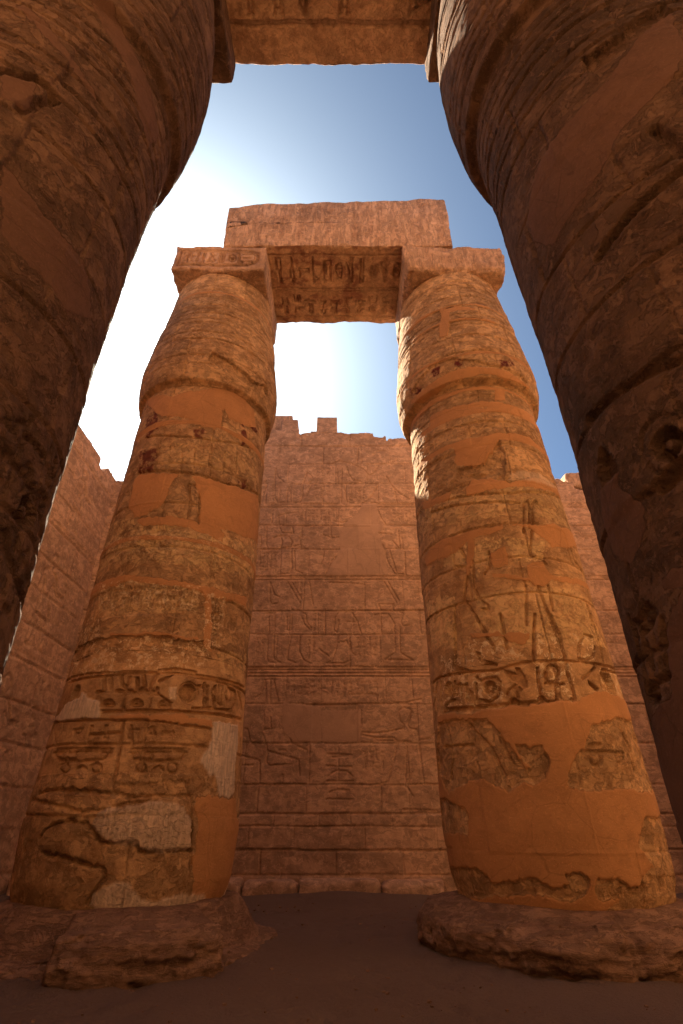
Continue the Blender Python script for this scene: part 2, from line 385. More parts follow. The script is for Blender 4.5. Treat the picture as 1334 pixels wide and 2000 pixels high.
mb = n_.new('ShaderNodeMath'); mb.operation = 'MULTIPLY'; mb.inputs[1].default_value = .5; l_.new(t1.outputs[0], mb.inputs[0]); l_.new(mb.outputs[0], ma.inputs[2])
l_.new(ma.outputs[0], mx.inputs[0]); l_.new(mx.outputs[2], b_.inputs['Base Color'])
bp_ = n_.new('ShaderNodeBump'); bp_.inputs['Distance'].default_value = .05; bp_.inputs['Strength'].default_value = .8; l_.new(t2.outputs[0], bp_.inputs['Height']); l_.new(bp_.outputs[0], b_.inputs['Normal'])
gr = link('ground', grid_mesh('ground', np.stack([GX, GY, GZ], -1)), mg); gr['kind'] = 'structure'

# ------------------------------------------------------------------ walls
YW, XW = 13.0, -6.6
def wall_sheet(F, T, rough, thick=1.6):
    """front face up to the ragged top T(u); above it the sheet folds back over the wall's thickness and down behind"""
    H = F.height(rough, 3); Z = np.minimum(F.Z, T[None]); back = np.clip(F.Z-T[None], 0, thick)
    H = H*sstep(0, .04, T[None]-F.Z)
    Z = Z-np.where(back > 0, .06*vn(F.U*3, back*3, 77), 0)
    U = np.concatenate([F.U, F.U[:1]]); Z = np.concatenate([Z, F.Z[:1]*0-.3]); D = np.concatenate([back-H, back[:1]*0+thick])
    at = {k: np.concatenate([v, v[:1]]) for k, v in F.a.items()}
    return U, Z, D, at
def courses(F, zs, seed, lo=.55, hi=1.5, joints=None, w=.022, d=.03, tilt=0):
    r = np.random.RandomState(seed); u0, u1 = F.u[0], F.u[-1]
    for k in range(len(zs)-1):
        z0, z1 = zs[k], zs[k+1]; x = u0-r.rand()
        pts = [(u, z0+tilt*u+.012*(vn(u*1.7, z0*9, 3)-.5)*2) for u in np.arange(u0, u1, .3)]
        F.stroke(pts, w*r.uniform(.7, 1.3), d*r.uniform(.5, 1.2), .012)
        while x < u1:
            nx = x+r.uniform(lo, hi)
            W = F.win(x, nx, z0, z1); F.a['tone'][W] = r.uniform(.25, .8)
            F.disp[W] += r.uniform(-.012, .012)
            F.stroke([(nx, z0+tilt*nx), (nx+r.uniform(-.02, .02), z1+tilt*nx)], w*.7, d*r.uniform(.3, 1), .012)
            x = nx
def wp(x, y):                                   # traced point -> (x, z) on the back wall face
    d = ray(x, y); t = YW/d[1]; return d[0]*t, EYE+d[2]*t
def wpts(l, oy): return [wp(460+x/3.176, oy+y/3.176) for x, y in l]
def zrow(y, oy=780): return wp(667, oy+y/3.176)[1]
FW = Field(np.concatenate([np.arange(-6.7, -2.8, .035), np.arange(-2.8, 2.7, .017), np.arange(2.7, 10.5, .03)]), np.concatenate([np.arange(-.1, 12.2, .02), np.arange(12.2, 17.9, .05)]), 200)
zs = sorted([zrow(v) for v in (185, 290, 402, 522, 646, 782, 930, 1105)]+[zrow(v, 1180) for v in (40, 187, 392, 620, 862, 1120, 1300)]+[.35, .78, 1.2])
courses(FW, zs+[12.3, 13.0, 13.7, 14.4, 15.1, 15.8, 16.5, 17.3], 5, .6, 1.6)
def bands(F, zl, u0, u1, **k):
    for z in zl: F.stroke([(u0, z), (u1, z)], **k)
bands(FW, [zrow(655), zrow(668), zrow(1098), zrow(1118), zrow(392, 1180), zrow(408, 1180), zrow(428, 1180), zrow(450, 1180)], -6.6, 10, w=.022, d=.03)
# register 1 (top): kneeling and standing outlines traced from the wall
WT = [[(250, 430), (262, 480), (300, 515)], [(245, 440), (243, 610), (262, 640), (400, 640), (415, 600), (418, 520)], [(318, 640), (320, 570), (340, 570), (342, 640)], [(325, 560), (340, 530), (400, 530)],
 [(420, 520), (445, 450), (470, 470), (480, 500), (450, 520)], [(165, 430), (185, 420), (215, 420)], [(150, 520), (175, 525), (190, 505)], [(690, 420), (700, 460), (725, 500), (780, 510)], [(600, 400), (640, 380), (720, 400), (790, 430), (830, 470), (860, 455), (890, 410), (1000, 380)],
 [(880, 540), (850, 590), (810, 635), (760, 650), (690, 635), (680, 560), (690, 520)], [(940, 480), (960, 530), (1020, 585), (1080, 620)], [(935, 475), (985, 560), (1000, 640)], [(760, 310), (755, 400)], [(850, 350), (880, 320), (930, 320)], [(630, 430), (635, 520)], [(660, 430), (655, 640)],
 [(160, 640), (180, 560), (200, 525)], [(440, 600), (470, 530)], [(835, 640), (870, 640), (900, 655)],
 [(265, 720), (270, 780), (285, 825), (360, 832), (350, 785), (290, 785)], [(270, 720), (330, 705), (390, 700), (410, 672)], [(230, 680), (225, 770)], [(235, 860), (250, 850), (280, 850), (290, 880), (280, 930), (200, 930), (190, 900), (192, 790)],
 [(290, 920), (340, 915), (350, 880), (330, 850), (270, 845)], [(420, 840), (395, 860), (400, 900), (345, 915)], [(345, 930), (350, 1050), (330, 1080), (260, 1085)], [(365, 940), (368, 1060), (415, 1080)], [(590, 760), (590, 840), (600, 860), (640, 855)], [(545, 840), (590, 855)],
 [(550, 930), (540, 1000), (530, 1020)], [(650, 950), (600, 1000), (560, 1080)], [(600, 750), (650, 765), (700, 760), (740, 745)], [(885, 690), (900, 730), (935, 780)], [(890, 830), (965, 835)], [(1010, 820), (1020, 920)], [(975, 880), (1020, 930), (1130, 930)],
 [(925, 920), (940, 1000), (985, 1080), (1060, 1088)], [(950, 930), (1000, 1070)], [(885, 830), (890, 890), (920, 915)], [(130, 840), (155, 845), (160, 900), (145, 930)], [(1050, 950), (1055, 1080)], [(150, 940), (148, 1060)],
 [(215, 1135), (210, 1240), (225, 1270), (260, 1265)], [(325, 1135), (400, 1262)], [(350, 1135), (410, 1240)], [(215, 1140), (240, 1210), (270, 1225)], [(455, 1125), (480, 1270)], [(580, 1135), (720, 1140), (800, 1150)], [(920, 1130), (1000, 1262)], [(945, 1130), (1015, 1250)], [(890, 1270), (900, 1305), (975, 1315), (980, 1270), (890, 1270)]]
for st in WT: FW.stroke(wpts(st, 780), .022, .028, .008)
for z0, z1, ra, rb, s in ((zrow(770), zrow(680), 420, 600, .11), (zrow(770), zrow(680), 940, 1120, .11), (zrow(1080), zrow(945), 160, 330, .11), (zrow(640), zrow(530), 255, 320, .1), (zrow(640), zrow(540), 700, 800, .12), (zrow(1260), zrow(1130), 410, 460, .12), (zrow(1260), zrow(1130), 1040, 1160, .12), (zrow(640), zrow(420), 500, 620, .16)):
    text_block(FW, wp(460+ra/3.176, 780)[0]*.97, wp(460+rb/3.176, 780)[0]*.97, z0, z1, s, int(z0*100)+ra, .011, .018, rules=False)
WB = [[(190, 60), (260, 50), (400, 45), (435, 60), (440, 110), (470, 150)], [(205, 80), (208, 180)], [(245, 60), (240, 180), (235, 340), (280, 365), (210, 360), (195, 340), (200, 190)], [(320, 80), (315, 160), (345, 160), (350, 70)], [(345, 200), (325, 290), (320, 345), (370, 365)], [(400, 190), (395, 290), (420, 345), (470, 370)], [(410, 80), (430, 130), (465, 160)],
 [(620, 80), (640, 50), (720, 50), (745, 90), (780, 180)], [(615, 85), (610, 160), (630, 175), (640, 100)], [(700, 110), (760, 110)], [(640, 190), (620, 290), (600, 350), (570, 365), (670, 368), (715, 350)], [(635, 240), (690, 230), (720, 300), (745, 318)], [(555, 30), (555, 180)], [(520, 280), (580, 325)], [(700, 190), (720, 300)],
 [(885, 0), (900, 35), (975, 45), (980, 10)], [(860, 65), (950, 60), (985, 120), (990, 300)], [(1010, 45), (1040, 55), (1025, 110), (1040, 135), (1080, 130)], [(1020, 140), (1020, 300), (1100, 350)], [(990, 300), (930, 345), (1090, 350)],
 [(185, 475), (160, 560), (120, 580)], [(185, 475), (190, 610)], [(215, 470), (215, 610)], [(235, 470), (265, 600)], [(180, 470), (240, 465)],
 [(50, 770), (75, 780), (90, 850), (120, 880)], [(160, 800), (175, 780), (240, 770)], [(290, 775), (330, 790), (345, 860), (440, 905)], [(165, 800), (190, 870), (195, 910), (390, 965), (395, 1060)], [(200, 910), (190, 980), (210, 1000), (345, 995)], [(270, 905), (310, 905)], [(40, 940), (150, 970), (150, 1110)], [(40, 1000), (110, 1000)], [(290, 1060), (290, 1110), (210, 1130)], [(220, 780), (215, 700)],
 [(1010, 690), (1015, 660), (1045, 640), (1080, 650), (1098, 675)], [(1015, 690), (1020, 730), (1045, 745), (1045, 770)], [(1045, 770), (960, 790), (870, 800), (780, 795)], [(780, 810), (870, 830), (985, 830), (1000, 850)], [(870, 845), (1000, 850), (1090, 855)], [(1065, 745), (1080, 770), (1125, 780), (1138, 850), (1150, 960)], [(1090, 660), (1085, 700), (1065, 745)],
 [(1010, 860), (985, 960), (960, 1050), (940, 1110)], [(1135, 860), (1155, 1000), (1170, 1110), (1240, 1120)], [(1060, 930), (1055, 1130)], [(1095, 1040), (1060, 1130), (1100, 1190)], [(870, 1120), (940, 1105)], [(780, 660), (780, 750)], [(1140, 845), (1200, 835), (1240, 800)],
 [(570, 930), (720, 935)], [(600, 950), (700, 940)], [(565, 1005), (720, 1010)], [(570, 1070), (620, 1035), (690, 1035), (725, 1070)], [(565, 1100), (730, 1100)], [(580, 1170), (630, 1150), (700, 1155)], [(565, 1210), (730, 1212)], [(1040, 1275), (1250, 1280)], [(700, 560), (870, 560), (880, 600)], [(880, 620), (1060, 610), (1150, 590)]]
for st in WB: FW.stroke(wpts(st, 1180), .022, .028, .008)
for z0, z1, ra, rb, s in ((zrow(180, 1180), zrow(60, 1180), 460, 560, .13), (zrow(350, 1180), zrow(200, 1180), 750, 900, .13), (zrow(600, 1180), zrow(470, 1180), 300, 900, .15), (zrow(350, 1180), zrow(200, 1180), 100, 190, .12), (zrow(350, 1180), zrow(195, 1180), 430, 520, .12), (zrow(1060, 1180), zrow(900, 1180), 780, 950, .13), (zrow(860, 1180), zrow(640, 1180), 600, 760, .18)):
    text_block(FW, wp(460+ra/3.176, 1350)[0], wp(460+rb/3.176, 1350)[0], z0, z1, s, int(z0*100)+ra, .011, .018, rules=False)
# beyond the traced part, the registers go on
for x in (3.7, 5.2, 6.6, 8.0):
    figure(FW, 'stand', x, zrow(380, 1180), 1.75, flip=True); figure(FW, 'stand', x-.3, zrow(1095), 1.9, flip=x < 6)
    text_block(FW, x+.35, x+.8, zrow(640), zrow(400), .14, int(x*10), .012, .02, rules=False)
for x in (-3.6, -5.2):
    figure(FW, 'stand', x, zrow(380, 1180), 1.75); figure(FW, 'seated', x, zrow(1100, 1180), 2.0)
    figure(FW, 'stand', x-.3, zrow(1095), 1.9)
FW.fill(wpts([(790, 660), (870, 650), (900, 760), (930, 790), (890, 830), (900, 900), (930, 960), (945, 1090), (560, 1090), (600, 1010), (650, 940), (650, 800), (740, 720)], 780), plaster=1)
for q in ([(535, 655), (775, 655), (775, 850), (535, 850)], [(290, 610), (530, 640), (530, 860), (350, 850), (290, 790)]):
    FW.fill(wpts(q, 1180), plaster=1, warp=False)
FW.finish()
tops = [(-6.7, 9.93), (-5.2, 9.95), (-5.19, 13.0), (-5.0, 13.05), (-4.98, 15.2), (-4.6, 15.3), (-4.58, 16.4), (-3.6, 16.9), (-3.58, 17.2), (-2.6, 17.0), (-2.57, 11.7)]  # unseen tall stub added behind the left column, keeps sun off the near right one
for x, y in ((150, 183), (400, 190), (402, 196), (660, 204), (664, 207), (750, 213), (800, 208), (934, 212), (936, 238), (1085, 241)):
    tops.append(wp(460+x/3.176, 780+y/3.176))
tops += [(3.5, 11.2), (3.52, 10.6), (5.2, 10.5), (5.22, 9.95), (6.75, 10.0), (6.77, 9.75), (7.6, 9.7), (10.6, 9.8)]
tops = np.array(tops); T = np.interp(FW.u, tops[:, 0], tops[:, 1])+.10*(fbm(FW.u*5, FW.u*0, 4, 5)-.5)-.13*sstep(.60, .68, fbm(FW.u*2.6, FW.u*0, 3, 15))
U, Z, D, at = wall_sheet(FW, T, .28)
link_w = empty('carved_wall', (0, YW, 0)); tag(link_w, 'tall wall of carved sandstone blocks behind the two far columns', 'wall')
o = link('masonry', grid_mesh('masonry', np.stack([U, YW+D, Z], -1), at), M_WALL); place(o, link_w)
# side wall on the left, perpendicular to the back wall
FS = Field(np.arange(-9, 13.02, .032), np.arange(-.1, 11.7, .032), 300)     # u = y; rear stretch lengthened out of view to shade the floor
zside = [.4, 1.15, 1.9, 2.65, 3.4, 4.15, 4.9, 5.65, 6.4, 7.15, 7.9, 8.65, 9.3, 9.95, 10.8]
courses(FS, zside, 9, .9, 1.9, w=.024, d=.04)
bands(FS, [7.2, 7.3, 4.2, 4.3], -1, 13, w=.02, d=.03)
for k, y in enumerate((3.5, 5.6, 7.6, 9.4, 11.2)):
    figure(FS, 'stand', y, 4.5, 2.2, .03, .04); figure(FS, 'seated' if k % 2 else 'stand', y-.4, 1.6, 2.3, .03, .04); figure(FS, 'stand', y+.2, 7.45, 1.7, .03, .035)
    text_block(FS, y+.7, y+1.2, 5.2, 6.9, .2, k, .016, .028, rules=False); text_block(FS, y+.6, y+1.3, 2.6, 4.0, .22, k+9, .016, .028, rules=False)
FS.finish()
T = 9.93+.14*(fbm(FS.u*1.6, FS.u*0, 4, 8)-.5)*2; T += np.where((FS.u > 11.9) & (FS.u < 12.4), -.22, 0)
U, Z, D, at = wall_sheet(FS, T, .45)
sw = empty('side_wall', (XW, 6, 0)); tag(sw, 'block-built wall at the left running back to meet the carved wall', 'wall')
o = link('masonry', grid_mesh('masonry', np.stack([XW-D, U, Z], -1)[:, ::-1], {k: v[:, ::-1] for k, v in at.items()}), M_WALL); place(o, sw)
# bench course at the wall's foot: separate worn stones
def stone(name, lo, hi, mat, label, cat, group=None, **k):
    c = (np.array(lo)+np.array(hi))/2; base = Vector((c[0], c[1], lo[2]))
    me = block_mesh(name, np.array(lo)-np.array(base), np.array(hi)-np.array(base), **k)
    o = link(name, me, mat); o.location = base; return tag(o, label, cat, group)
bx = [-6.5, -4.2, -2.62, -1.95, -.85, .78, 2.02]
lb = ['half hidden in the corner behind the left column', 'wedged behind the foot of the left column', 'short one just right of the left column foot', 'between the short stone and the long middle one', 'long one in the middle of the row', 'rounded one at the right end by the right column base']
for k in range(6):
    stone('foot_stone', (bx[k]+.012, 12.58, -.1), (bx[k+1]-.012, 13.08, .31-.02*(k % 2)), M_WALL, 'wall-foot stone, '+lb[k], 'stone', 'stones along the foot of the carved wall', res=.03, chip=.10 if k < 5 else .17, rough=.02, seed=40+k)
# loose blocks on top of the wall
def wall_block(px, mat, label, dy=0, dep=.8, seed=0, chip=.03, warp=None):
    (x0, za), (x1, zb) = wp(460+px[0]/3.176, 780+px[3]/3.176), wp(460+px[2]/3.176, 780+px[1]/3.176)
    stone('loose_block', (x0, YW+dy, za-.03), (x1, YW+dy+dep, zb), mat, label, 'stone block', 'loose blocks on top of the carved wall', res=.03, chip=chip, rough=.018, seed=seed)
wall_block((502, 103, 630, 196), M_WALL, 'square-cut block standing alone on top of the carved wall', .05, .7, 61)
wall_block((392, 140, 496, 192), M_WALL, 'low dark sloping block beside the square block on the wall top', .5, .7, 62, .16)
wall_block((282, 122, 388, 190), M_WALL, 'small block lying against the corner piece on the wall top', .02, .6, 63, .06)
wall_block((110, 66, 352, 188), M_BEAM, 'large pinkish block behind the small one on the wall top, next to the left column', .25, 1.0, 64, .05)
stone('loose_block', (6.62, 13.02, 9.72), (7.5, 13.8, 10.25), M_BEAM, 'pale sunlit block on the low end of the wall between the right-hand columns', 'stone block', 'loose blocks on top of the carved wall', res=.03, chip=.12, rough=.03, seed=65)

# ------------------------------------------------------------------ columns
def ring(F, z, w=.02, d=.015):
    F.stroke([(u, z+.01*math.sin(u*3)) for u in np.arange(-2.6, 2.7, .15)], w, d, .01)
def band_plaster(F, z, th, seed, u0=-9, u1=9):
    m = (np.abs(F.Z-z-.03*(fbm(F.U*1.5, F.U*0, 3, seed)-.5)*2) < th*(.2+1.6*fbm(F.U*1.1, F.Z*2, 3, seed+1)-.35)) & (F.U > u0) & (F.U < u1)
    F.a['plaster'][m] = 1
def drum_tones(F, zs, seed):
    r = np.random.RandomState(seed)
    for a, b in zip(zs[:-1], zs[1:]):
        x = -3.2+r.rand()
        while x < 3.5:
            nx = x+r.uniform(.6, 1.5); W = F.win(x, nx, a, b); F.a['tone'][W] = r.uniform(.2, .85)
            F.disp[W] += r.uniform(-.008, .008); F.stroke([(nx, a), (nx+r.uniform(-.04, .04), b)], .014, .016, .012); x = nx
        ring(F, b, .02, .022)
PROF_R = [(.2, 1.2), (.42, 1.24), (.7, 1.32), (1.2, 1.36), (2, 1.35), (3, 1.32), (4.3, 1.28), (5.3, 1.26), (6.4, 1.22), (7.95, 1.165), (7.985, 1.17), (8.03, 1.29), (8.3, 1.35), (8.7, 1.36), (9.0, 1.33), (9.4, 1.28), (10.1, 1.21), (10.8, 1.12), (11.3, 1.06)]
PROF_L = [(.2, 1.18), (.42, 1.22), (.7, 1.30), (1.2, 1.34), (2, 1.30), (3, 1.26), (4.3, 1.23), (5, 1.23), (6.2, 1.20), (7.95, 1.165), (7.985, 1.17), (8.03, 1.26), (8.3, 1.31), (8.7, 1.33), (9.3, 1.27), (10, 1.18), (10.8, 1.08), (11.3, 1.04)]
FL = Column(-2.73, .010, 8.15, PROF_L, (0, 11.25), 11, u_res=.011, fine=(2.3, 3.7))
FR = Column(2.75, -.030, 8.15, PROF_R, (0, 11.25), 12, u_res=.011, fine=(2.6, 4.4))
# ---- far left column -------------------------------------------------
F = FL.F
a3 = (150, 550, 2.4255); a5 = (0, 1100, 2.223); a6 = (100, 1280, 3.335); a7 = (0, 1600, 2.0)
def pf(c, l, v, **k): c.F.fill(c.pts(l, *v), **k)
def ps(c, l, v, w=.018, d=.02, rag=.008): c.F.stroke(c.pts(l, *v), w*1.15, d*1.5, rag)
zj = lambda c, x, y, v: c.uv(v[0]+x/v[2], v[1]+y/v[2])[1]
drum_tones(F, [.5, 1.35, 2.1, 2.95, 3.35, 4.1, 4.75, 5.5, 6.25, 7.1, 7.95, 9.0, 9.8, 10.5, 11.2], 3)
for z in (9.2, 9.5, 9.62, 9.95, 10.08, 10.35, 10.62, 10.75, 8.35, 8.55): ring(F, z, .018, .018)
for z in (7.75, 7.6, 7.45): ring(F, z, .014, .010)
band_plaster(F, 7.1, .06, 31); band_plaster(F, 4.9, .05, 32); band_plaster(F, 10.5, .05, 36)
F.fill([(-1.3, 9.0), (1.6, 8.9), (1.5, 9.4), (-1.0, 9.35)], rough=1.6)
pf(FL, [(560, 520), (700, 500), (800, 540), (840, 620), (850, 690), (790, 680), (720, 650), (690, 600), (680, 700), (600, 690), (540, 650), (400, 640), (330, 560), (470, 540)], a3, plaster=1)
pf(FL, [(270, 940), (300, 915), (480, 905), (440, 980), (400, 1060), (330, 1110), (280, 1120), (250, 1070), (260, 1000)], a3, plaster=1)
pf(FL, [(545, 920), (640, 940), (790, 990), (855, 1010), (855, 1250), (800, 1210), (700, 1180), (590, 1160), (585, 1000)], a3, plaster=1)
pf(FL, [(290, 1130), (420, 1110), (590, 1150), (700, 1190), (690, 1230), (560, 1180), (420, 1150), (300, 1160)], a3, plaster=1)
for q in ([(345, 620), (385, 610), (380, 700), (330, 740), (320, 700)], [(300, 800), (380, 790), (370, 880), (290, 910)], [(560, 700), (605, 700), (600, 735), (560, 735)], [(780, 700), (805, 700), (810, 770), (785, 770)], [(760, 940), (805, 940), (800, 1000), (765, 990)], [(700, 590), (740, 640), (790, 690), (860, 720), (800, 600)]):
    pf(FL, q, a3, pigment=.9)
ps(FL, [(320, 740), (480, 735), (640, 755), (860, 810)], a3, .02, .02)
ps(FL, [(290, 910), (480, 905), (540, 910), (620, 930), (700, 960), (860, 1010)], a3, .03, .03, .02)
ps(FL, [(530, 960), (585, 970), (575, 1160), (520, 1150), (540, 1060), (530, 960)], a3, .02, .025)
text_block(F, *sorted((FL.uv(150+535/2.4255, 550+1000/2.4255)[0], FL.uv(150+580/2.4255, 550+1000/2.4255)[0])), zj(FL, 560, 1140, a3), zj(FL, 560, 985, a3), .16, 4, .012, .02, rules=False)
for x in (320, 380, 440, 500, 560, 640, 700, 760): ps(FL, [(x, 770+(x-300)*.09), (x-8, 880+(x-300)*.12)], a3, .012, .012)
F.fill(FL.pts([(420, 690), (560, 690), (600, 740), (420, 720)], 0, 0, 1.0), rough=1.8) if 0 else None
pf(FL, [(640, 330), (700, 360), (780, 420), (850, 480), (905, 500), (905, 540), (840, 520), (760, 450), (690, 400), (620, 370)], a3, deep=.06)
pf(FL, [(150, 1230), (500, 1180), (830, 1290), (830, 1334), (500, 1300), (130, 1334)], a3, fleck=.35)
pf(FL, [(150, 1160), (420, 1150), (590, 1190), (840, 1270), (838, 1420), (600, 1370), (300, 1330), (80, 1400), (110, 1250)], a3, tan=.9)
pf(FL, [(400, 760), (860, 800), (860, 960), (560, 890), (380, 880)], a3, tan=.5)
pf(FL, [(430, 90), (870, 110), (860, 240), (430, 230)], a5, tan=.6)
pf(FL, [(940, 380), (1070, 400), (1060, 520), (960, 480)], a5, tan=.8)
pf(FL, [(230, 1020), (420, 1060), (420, 1120), (230, 1120)], a5, tan=.6)
# lower half
pf(FL, [(380, 110), (560, 50), (680, 60), (790, 75), (930, 110), (1070, 150), (1065, 190), (920, 150), (780, 95), (680, 88), (560, 78), (440, 115), (370, 150)], a5, plaster=1)
pf(FL, [(885, 130), (915, 130), (915, 380), (880, 370)], a5, plaster=1)
text_block(F, FL.uv(200, 1180)[0], FL.uv(392, 1165)[0], zj(FL, 600, 190, a5), zj(FL, 600, 90, a5), .17, 14, .015, .022)
text_block(F, FL.uv(415, 1180)[0], FL.uv(440, 1190)[0], zj(FL, 930, 360, a5), zj(FL, 930, 150, a5), .16, 15, .014, .02)
for q in ([(430, 90), (700, 85), (870, 100), (860, 220), (640, 190), (430, 200)], [(880, 130), (980, 150), (970, 370), (880, 370)], [(300, 380), (500, 330), (900, 340), (900, 480), (600, 470), (300, 520)], [(330, 250), (430, 240), (430, 400), (300, 450)]):
    pf(FL, q, a5, fleck=.75)
pf(FL, [(310, 390), (480, 320), (600, 305), (750, 325), (890, 345), (890, 385), (700, 370), (560, 365), (440, 375), (330, 450)], a5, deep=.035, rough=2.0)
pf(FL, [(480, 300), (600, 300), (740, 312), (860, 325), (860, 336), (720, 325), (600, 314), (480, 318)], a5, plaster=1)
ps(FL, [(300, 520), (450, 490), (620, 478), (800, 480), (930, 500), (1060, 540)], a5, .02, .02)
ps(FL, [(430, 645), (560, 642), (700, 640), (860, 650), (1000, 665), (1050, 680)], a5, .022, .02)
ps(FL, [(300, 660), (430, 652), (700, 652)], a5, .014, .014)
# the deep sunk frieze of signs (traced)
for st in ([(425, 232), (520, 232)], [(470, 240), (468, 350)], [(450, 130), (462, 190), (480, 210), (500, 185), (508, 140)], [(340, 140), (345, 230)], [(385, 140), (388, 215)], [(300, 240), (330, 235)], [(560, 150), (560, 240), (590, 215)], [(535, 245), (600, 225), (640, 250)], [(690, 120), (650, 190), (640, 230), (680, 240), (690, 215)], [(600, 130), (610, 200)], [(640, 250), (690, 250)]):
    ps(FL, st, a6, .026, .03)
for st in ([(690, 165), (740, 140), (805, 125), (740, 165), (700, 180)], [(695, 240), (750, 280), (795, 312), (770, 312), (735, 285), (700, 258)]): pf(FL, st, a6, deep=.045, warp=False)
def disc_at(c, x, y, rp, v, deep, boss=0, warp=False):
    u, z = c.uv(v[0]+x/v[2], v[1]+y/v[2]); u2, z2 = c.uv(v[0]+(x+rp)/v[2], v[1]+y/v[2]); r_ = abs(u2-u)
    c.F.fill(arc(u, z, r_, r_*1.05), deep=deep, warp=False)
    if boss:
        W, m = c.F.inside(arc(u, z, r_*boss), False); c.F.carve[W] = np.where(m, deep*.25, c.F.carve[W])
disc_at(FL, 895, 240, 50, a6, .075); ps(FL, arc(895, 240, 62, 66), a6, .012, .012)
for cx_, cy_ in ((370, 325), (555, 322), (735, 330)):
    ps(FL, [(cx_+a, cy_-b) for a, b in arc(0, 0, 32, 30, 0, 180, 10)]+[(cx_-30, cy_), (cx_+30, cy_)], a6, .024, .03)
disc_at(FL, 160, 240, 26, a6, .05)
for st in ([(1000, 180), (995, 335)], [(1020, 200), (1018, 340), (1070, 345), (1072, 200), (1050, 230), (1060, 330)], [(1095, 190), (1090, 310), (1110, 320), (1118, 200)], [(1150, 210), (1135, 250), (1150, 300), (1172, 290), (1178, 235), (1155, 215)], [(960, 150), (1050, 160), (1150, 190), (1200, 240), (1205, 300), (1180, 360), (1050, 350), (920, 345)], [(960, 200), (1000, 205)]):
    ps(FL, st, a6, .020, .03)
ps(FL, [(1220, 230), (1235, 300), (1245, 350)], a6, .03, .03); ps(FL, [(700, 100), (820, 90), (940, 110)], a6, .02, .02)
pf(FL, [(765, 208), (818, 208), (812, 295), (768, 285)], a6, pale=.6, fleck=1, warp=False)
pf(FL, [(200, 250), (250, 280), (315, 285), (315, 400), (200, 410), (100, 430), (10, 430), (60, 380), (110, 310), (190, 280)], a6, pale=1)
pf(FL, [(1050, 440), (1100, 445), (1220, 460), (1215, 600), (1200, 700), (1195, 900), (1150, 925), (1090, 910), (1070, 800), (1030, 780), (980, 720), (975, 670), (1010, 620), (1040, 540)], a6, pale=1)
pf(FL, [(380, 395), (500, 385), (700, 388), (800, 362), (860, 365), (900, 400), (1040, 430), (1040, 465), (900, 440), (860, 455), (770, 432), (600, 420), (480, 418), (380, 415)], a6, plaster=1)
# offering panels
ps(FL, [(470, 425), (460, 500), (445, 620), (400, 850)], a6, .02, .03)
ps(FL, [(20, 440), (200, 425), (460, 425), (700, 425), (900, 460), (1040, 480)], a6, .018, .02)
ps(FL, [(240, 520), (440, 505)], a6, .018, .025)
for x0_, x1_, sd_ in ((140, 232, 5), (245, 372, 6)):
    text_block(F, FL.uv(x0_, 1430)[0], FL.uv(x1_, 1430)[0], zj(FL, 600, 600, a6), zj(FL, 600, 445, a6), .2, sd_, .014, .02, rules=False)
for dx in (0, -500):
    for st in ([(520, 612), (900, 612)], [(520, 632), (885, 632)], [(515, 632), (540, 685), (700, 692), (840, 680), (880, 632)], [(530, 640), (575, 640), (575, 675), (530, 670)], [(600, 640), (660, 640), (660, 678), (600, 675)], [(670, 740), (700, 720), (730, 745)], arc(585, 735, 32, 32), arc(790, 735, 32, 32), [(520, 460), (530, 590)]):
        ps(FL, [(x+dx, y) for x, y in st], a6, .014, .018)
ps(FL, [(170, 1000), (250, 985), (380, 990), (490, 1000), (560, 1015), (820, 1010)], a5, .022, .03, .03)
pf(FL, [(490, 960), (700, 950), (820, 950), (820, 1010), (560, 1015), (490, 1000)], a5, deep=.018, rough=1.8)
pf(FL, [(430, 1080), (600, 1045), (660, 1030), (780, 1040), (825, 1090), (830, 1240), (640, 1255), (600, 1220), (480, 1215), (420, 1180), (400, 1130)], a5, pale=.62, raise_=.02)
ps(FL, [(170, 1190), (190, 1160), (240, 1130), (300, 1120), (370, 1130), (410, 1180), (430, 1210), (500, 1218), (590, 1215), (610, 1255), (830, 1245)], a5, .020, .05, .03)
ps(FL, [(140, 1025), (240, 1050), (340, 1080), (450, 1075), (540, 1045), (680, 1035)], a5, .022, .022, .02)
ps(FL, [(832, 1010), (832, 1250), (828, 1334)], a5, .016, .025)
pf(FL, [(850, 690), (1040, 700), (1040, 1334), (850, 1334), (835, 1000)], a5, rough=.35, plaster=.75) if 0 else None
pf(FL, [(850, 1010), (940, 1010), (1025, 1020), (1020, 1334), (840, 1334)], a5, plaster=.8, fleck=0)
pf(FL, [(750, 130), (860, 50), (930, 0), (930, 60), (900, 250), (800, 350), (750, 300)], a7, plaster=.8)
pf(FL, [(350, 300), (420, 255), (500, 255), (540, 310), (600, 330), (680, 300), (790, 300), (800, 345), (650, 370), (400, 375), (345, 340)], a7, pale=.85)
pf(FL, [(850, 330), (900, 240), (905, 270), (870, 340)], a7, pale=.8)
ps(FL, [(160, 130), (240, 150), (330, 180), (400, 190), (410, 230), (380, 260), (340, 320)], a7, .02, .04, .03)
for a_, b_ in ((1290, 1385), (1400, 1500)):
    z1_, z0_ = FL.uv(330, a_)[1], FL.uv(330, b_)[1]; W = F.win(-9, 9, z0_-.05, z1_+.1)
    F.rough[W] = np.minimum(F.rough[W], .3); F.a['clean'][W] = 1; F.carve[W] *= 1.45
F.finish()
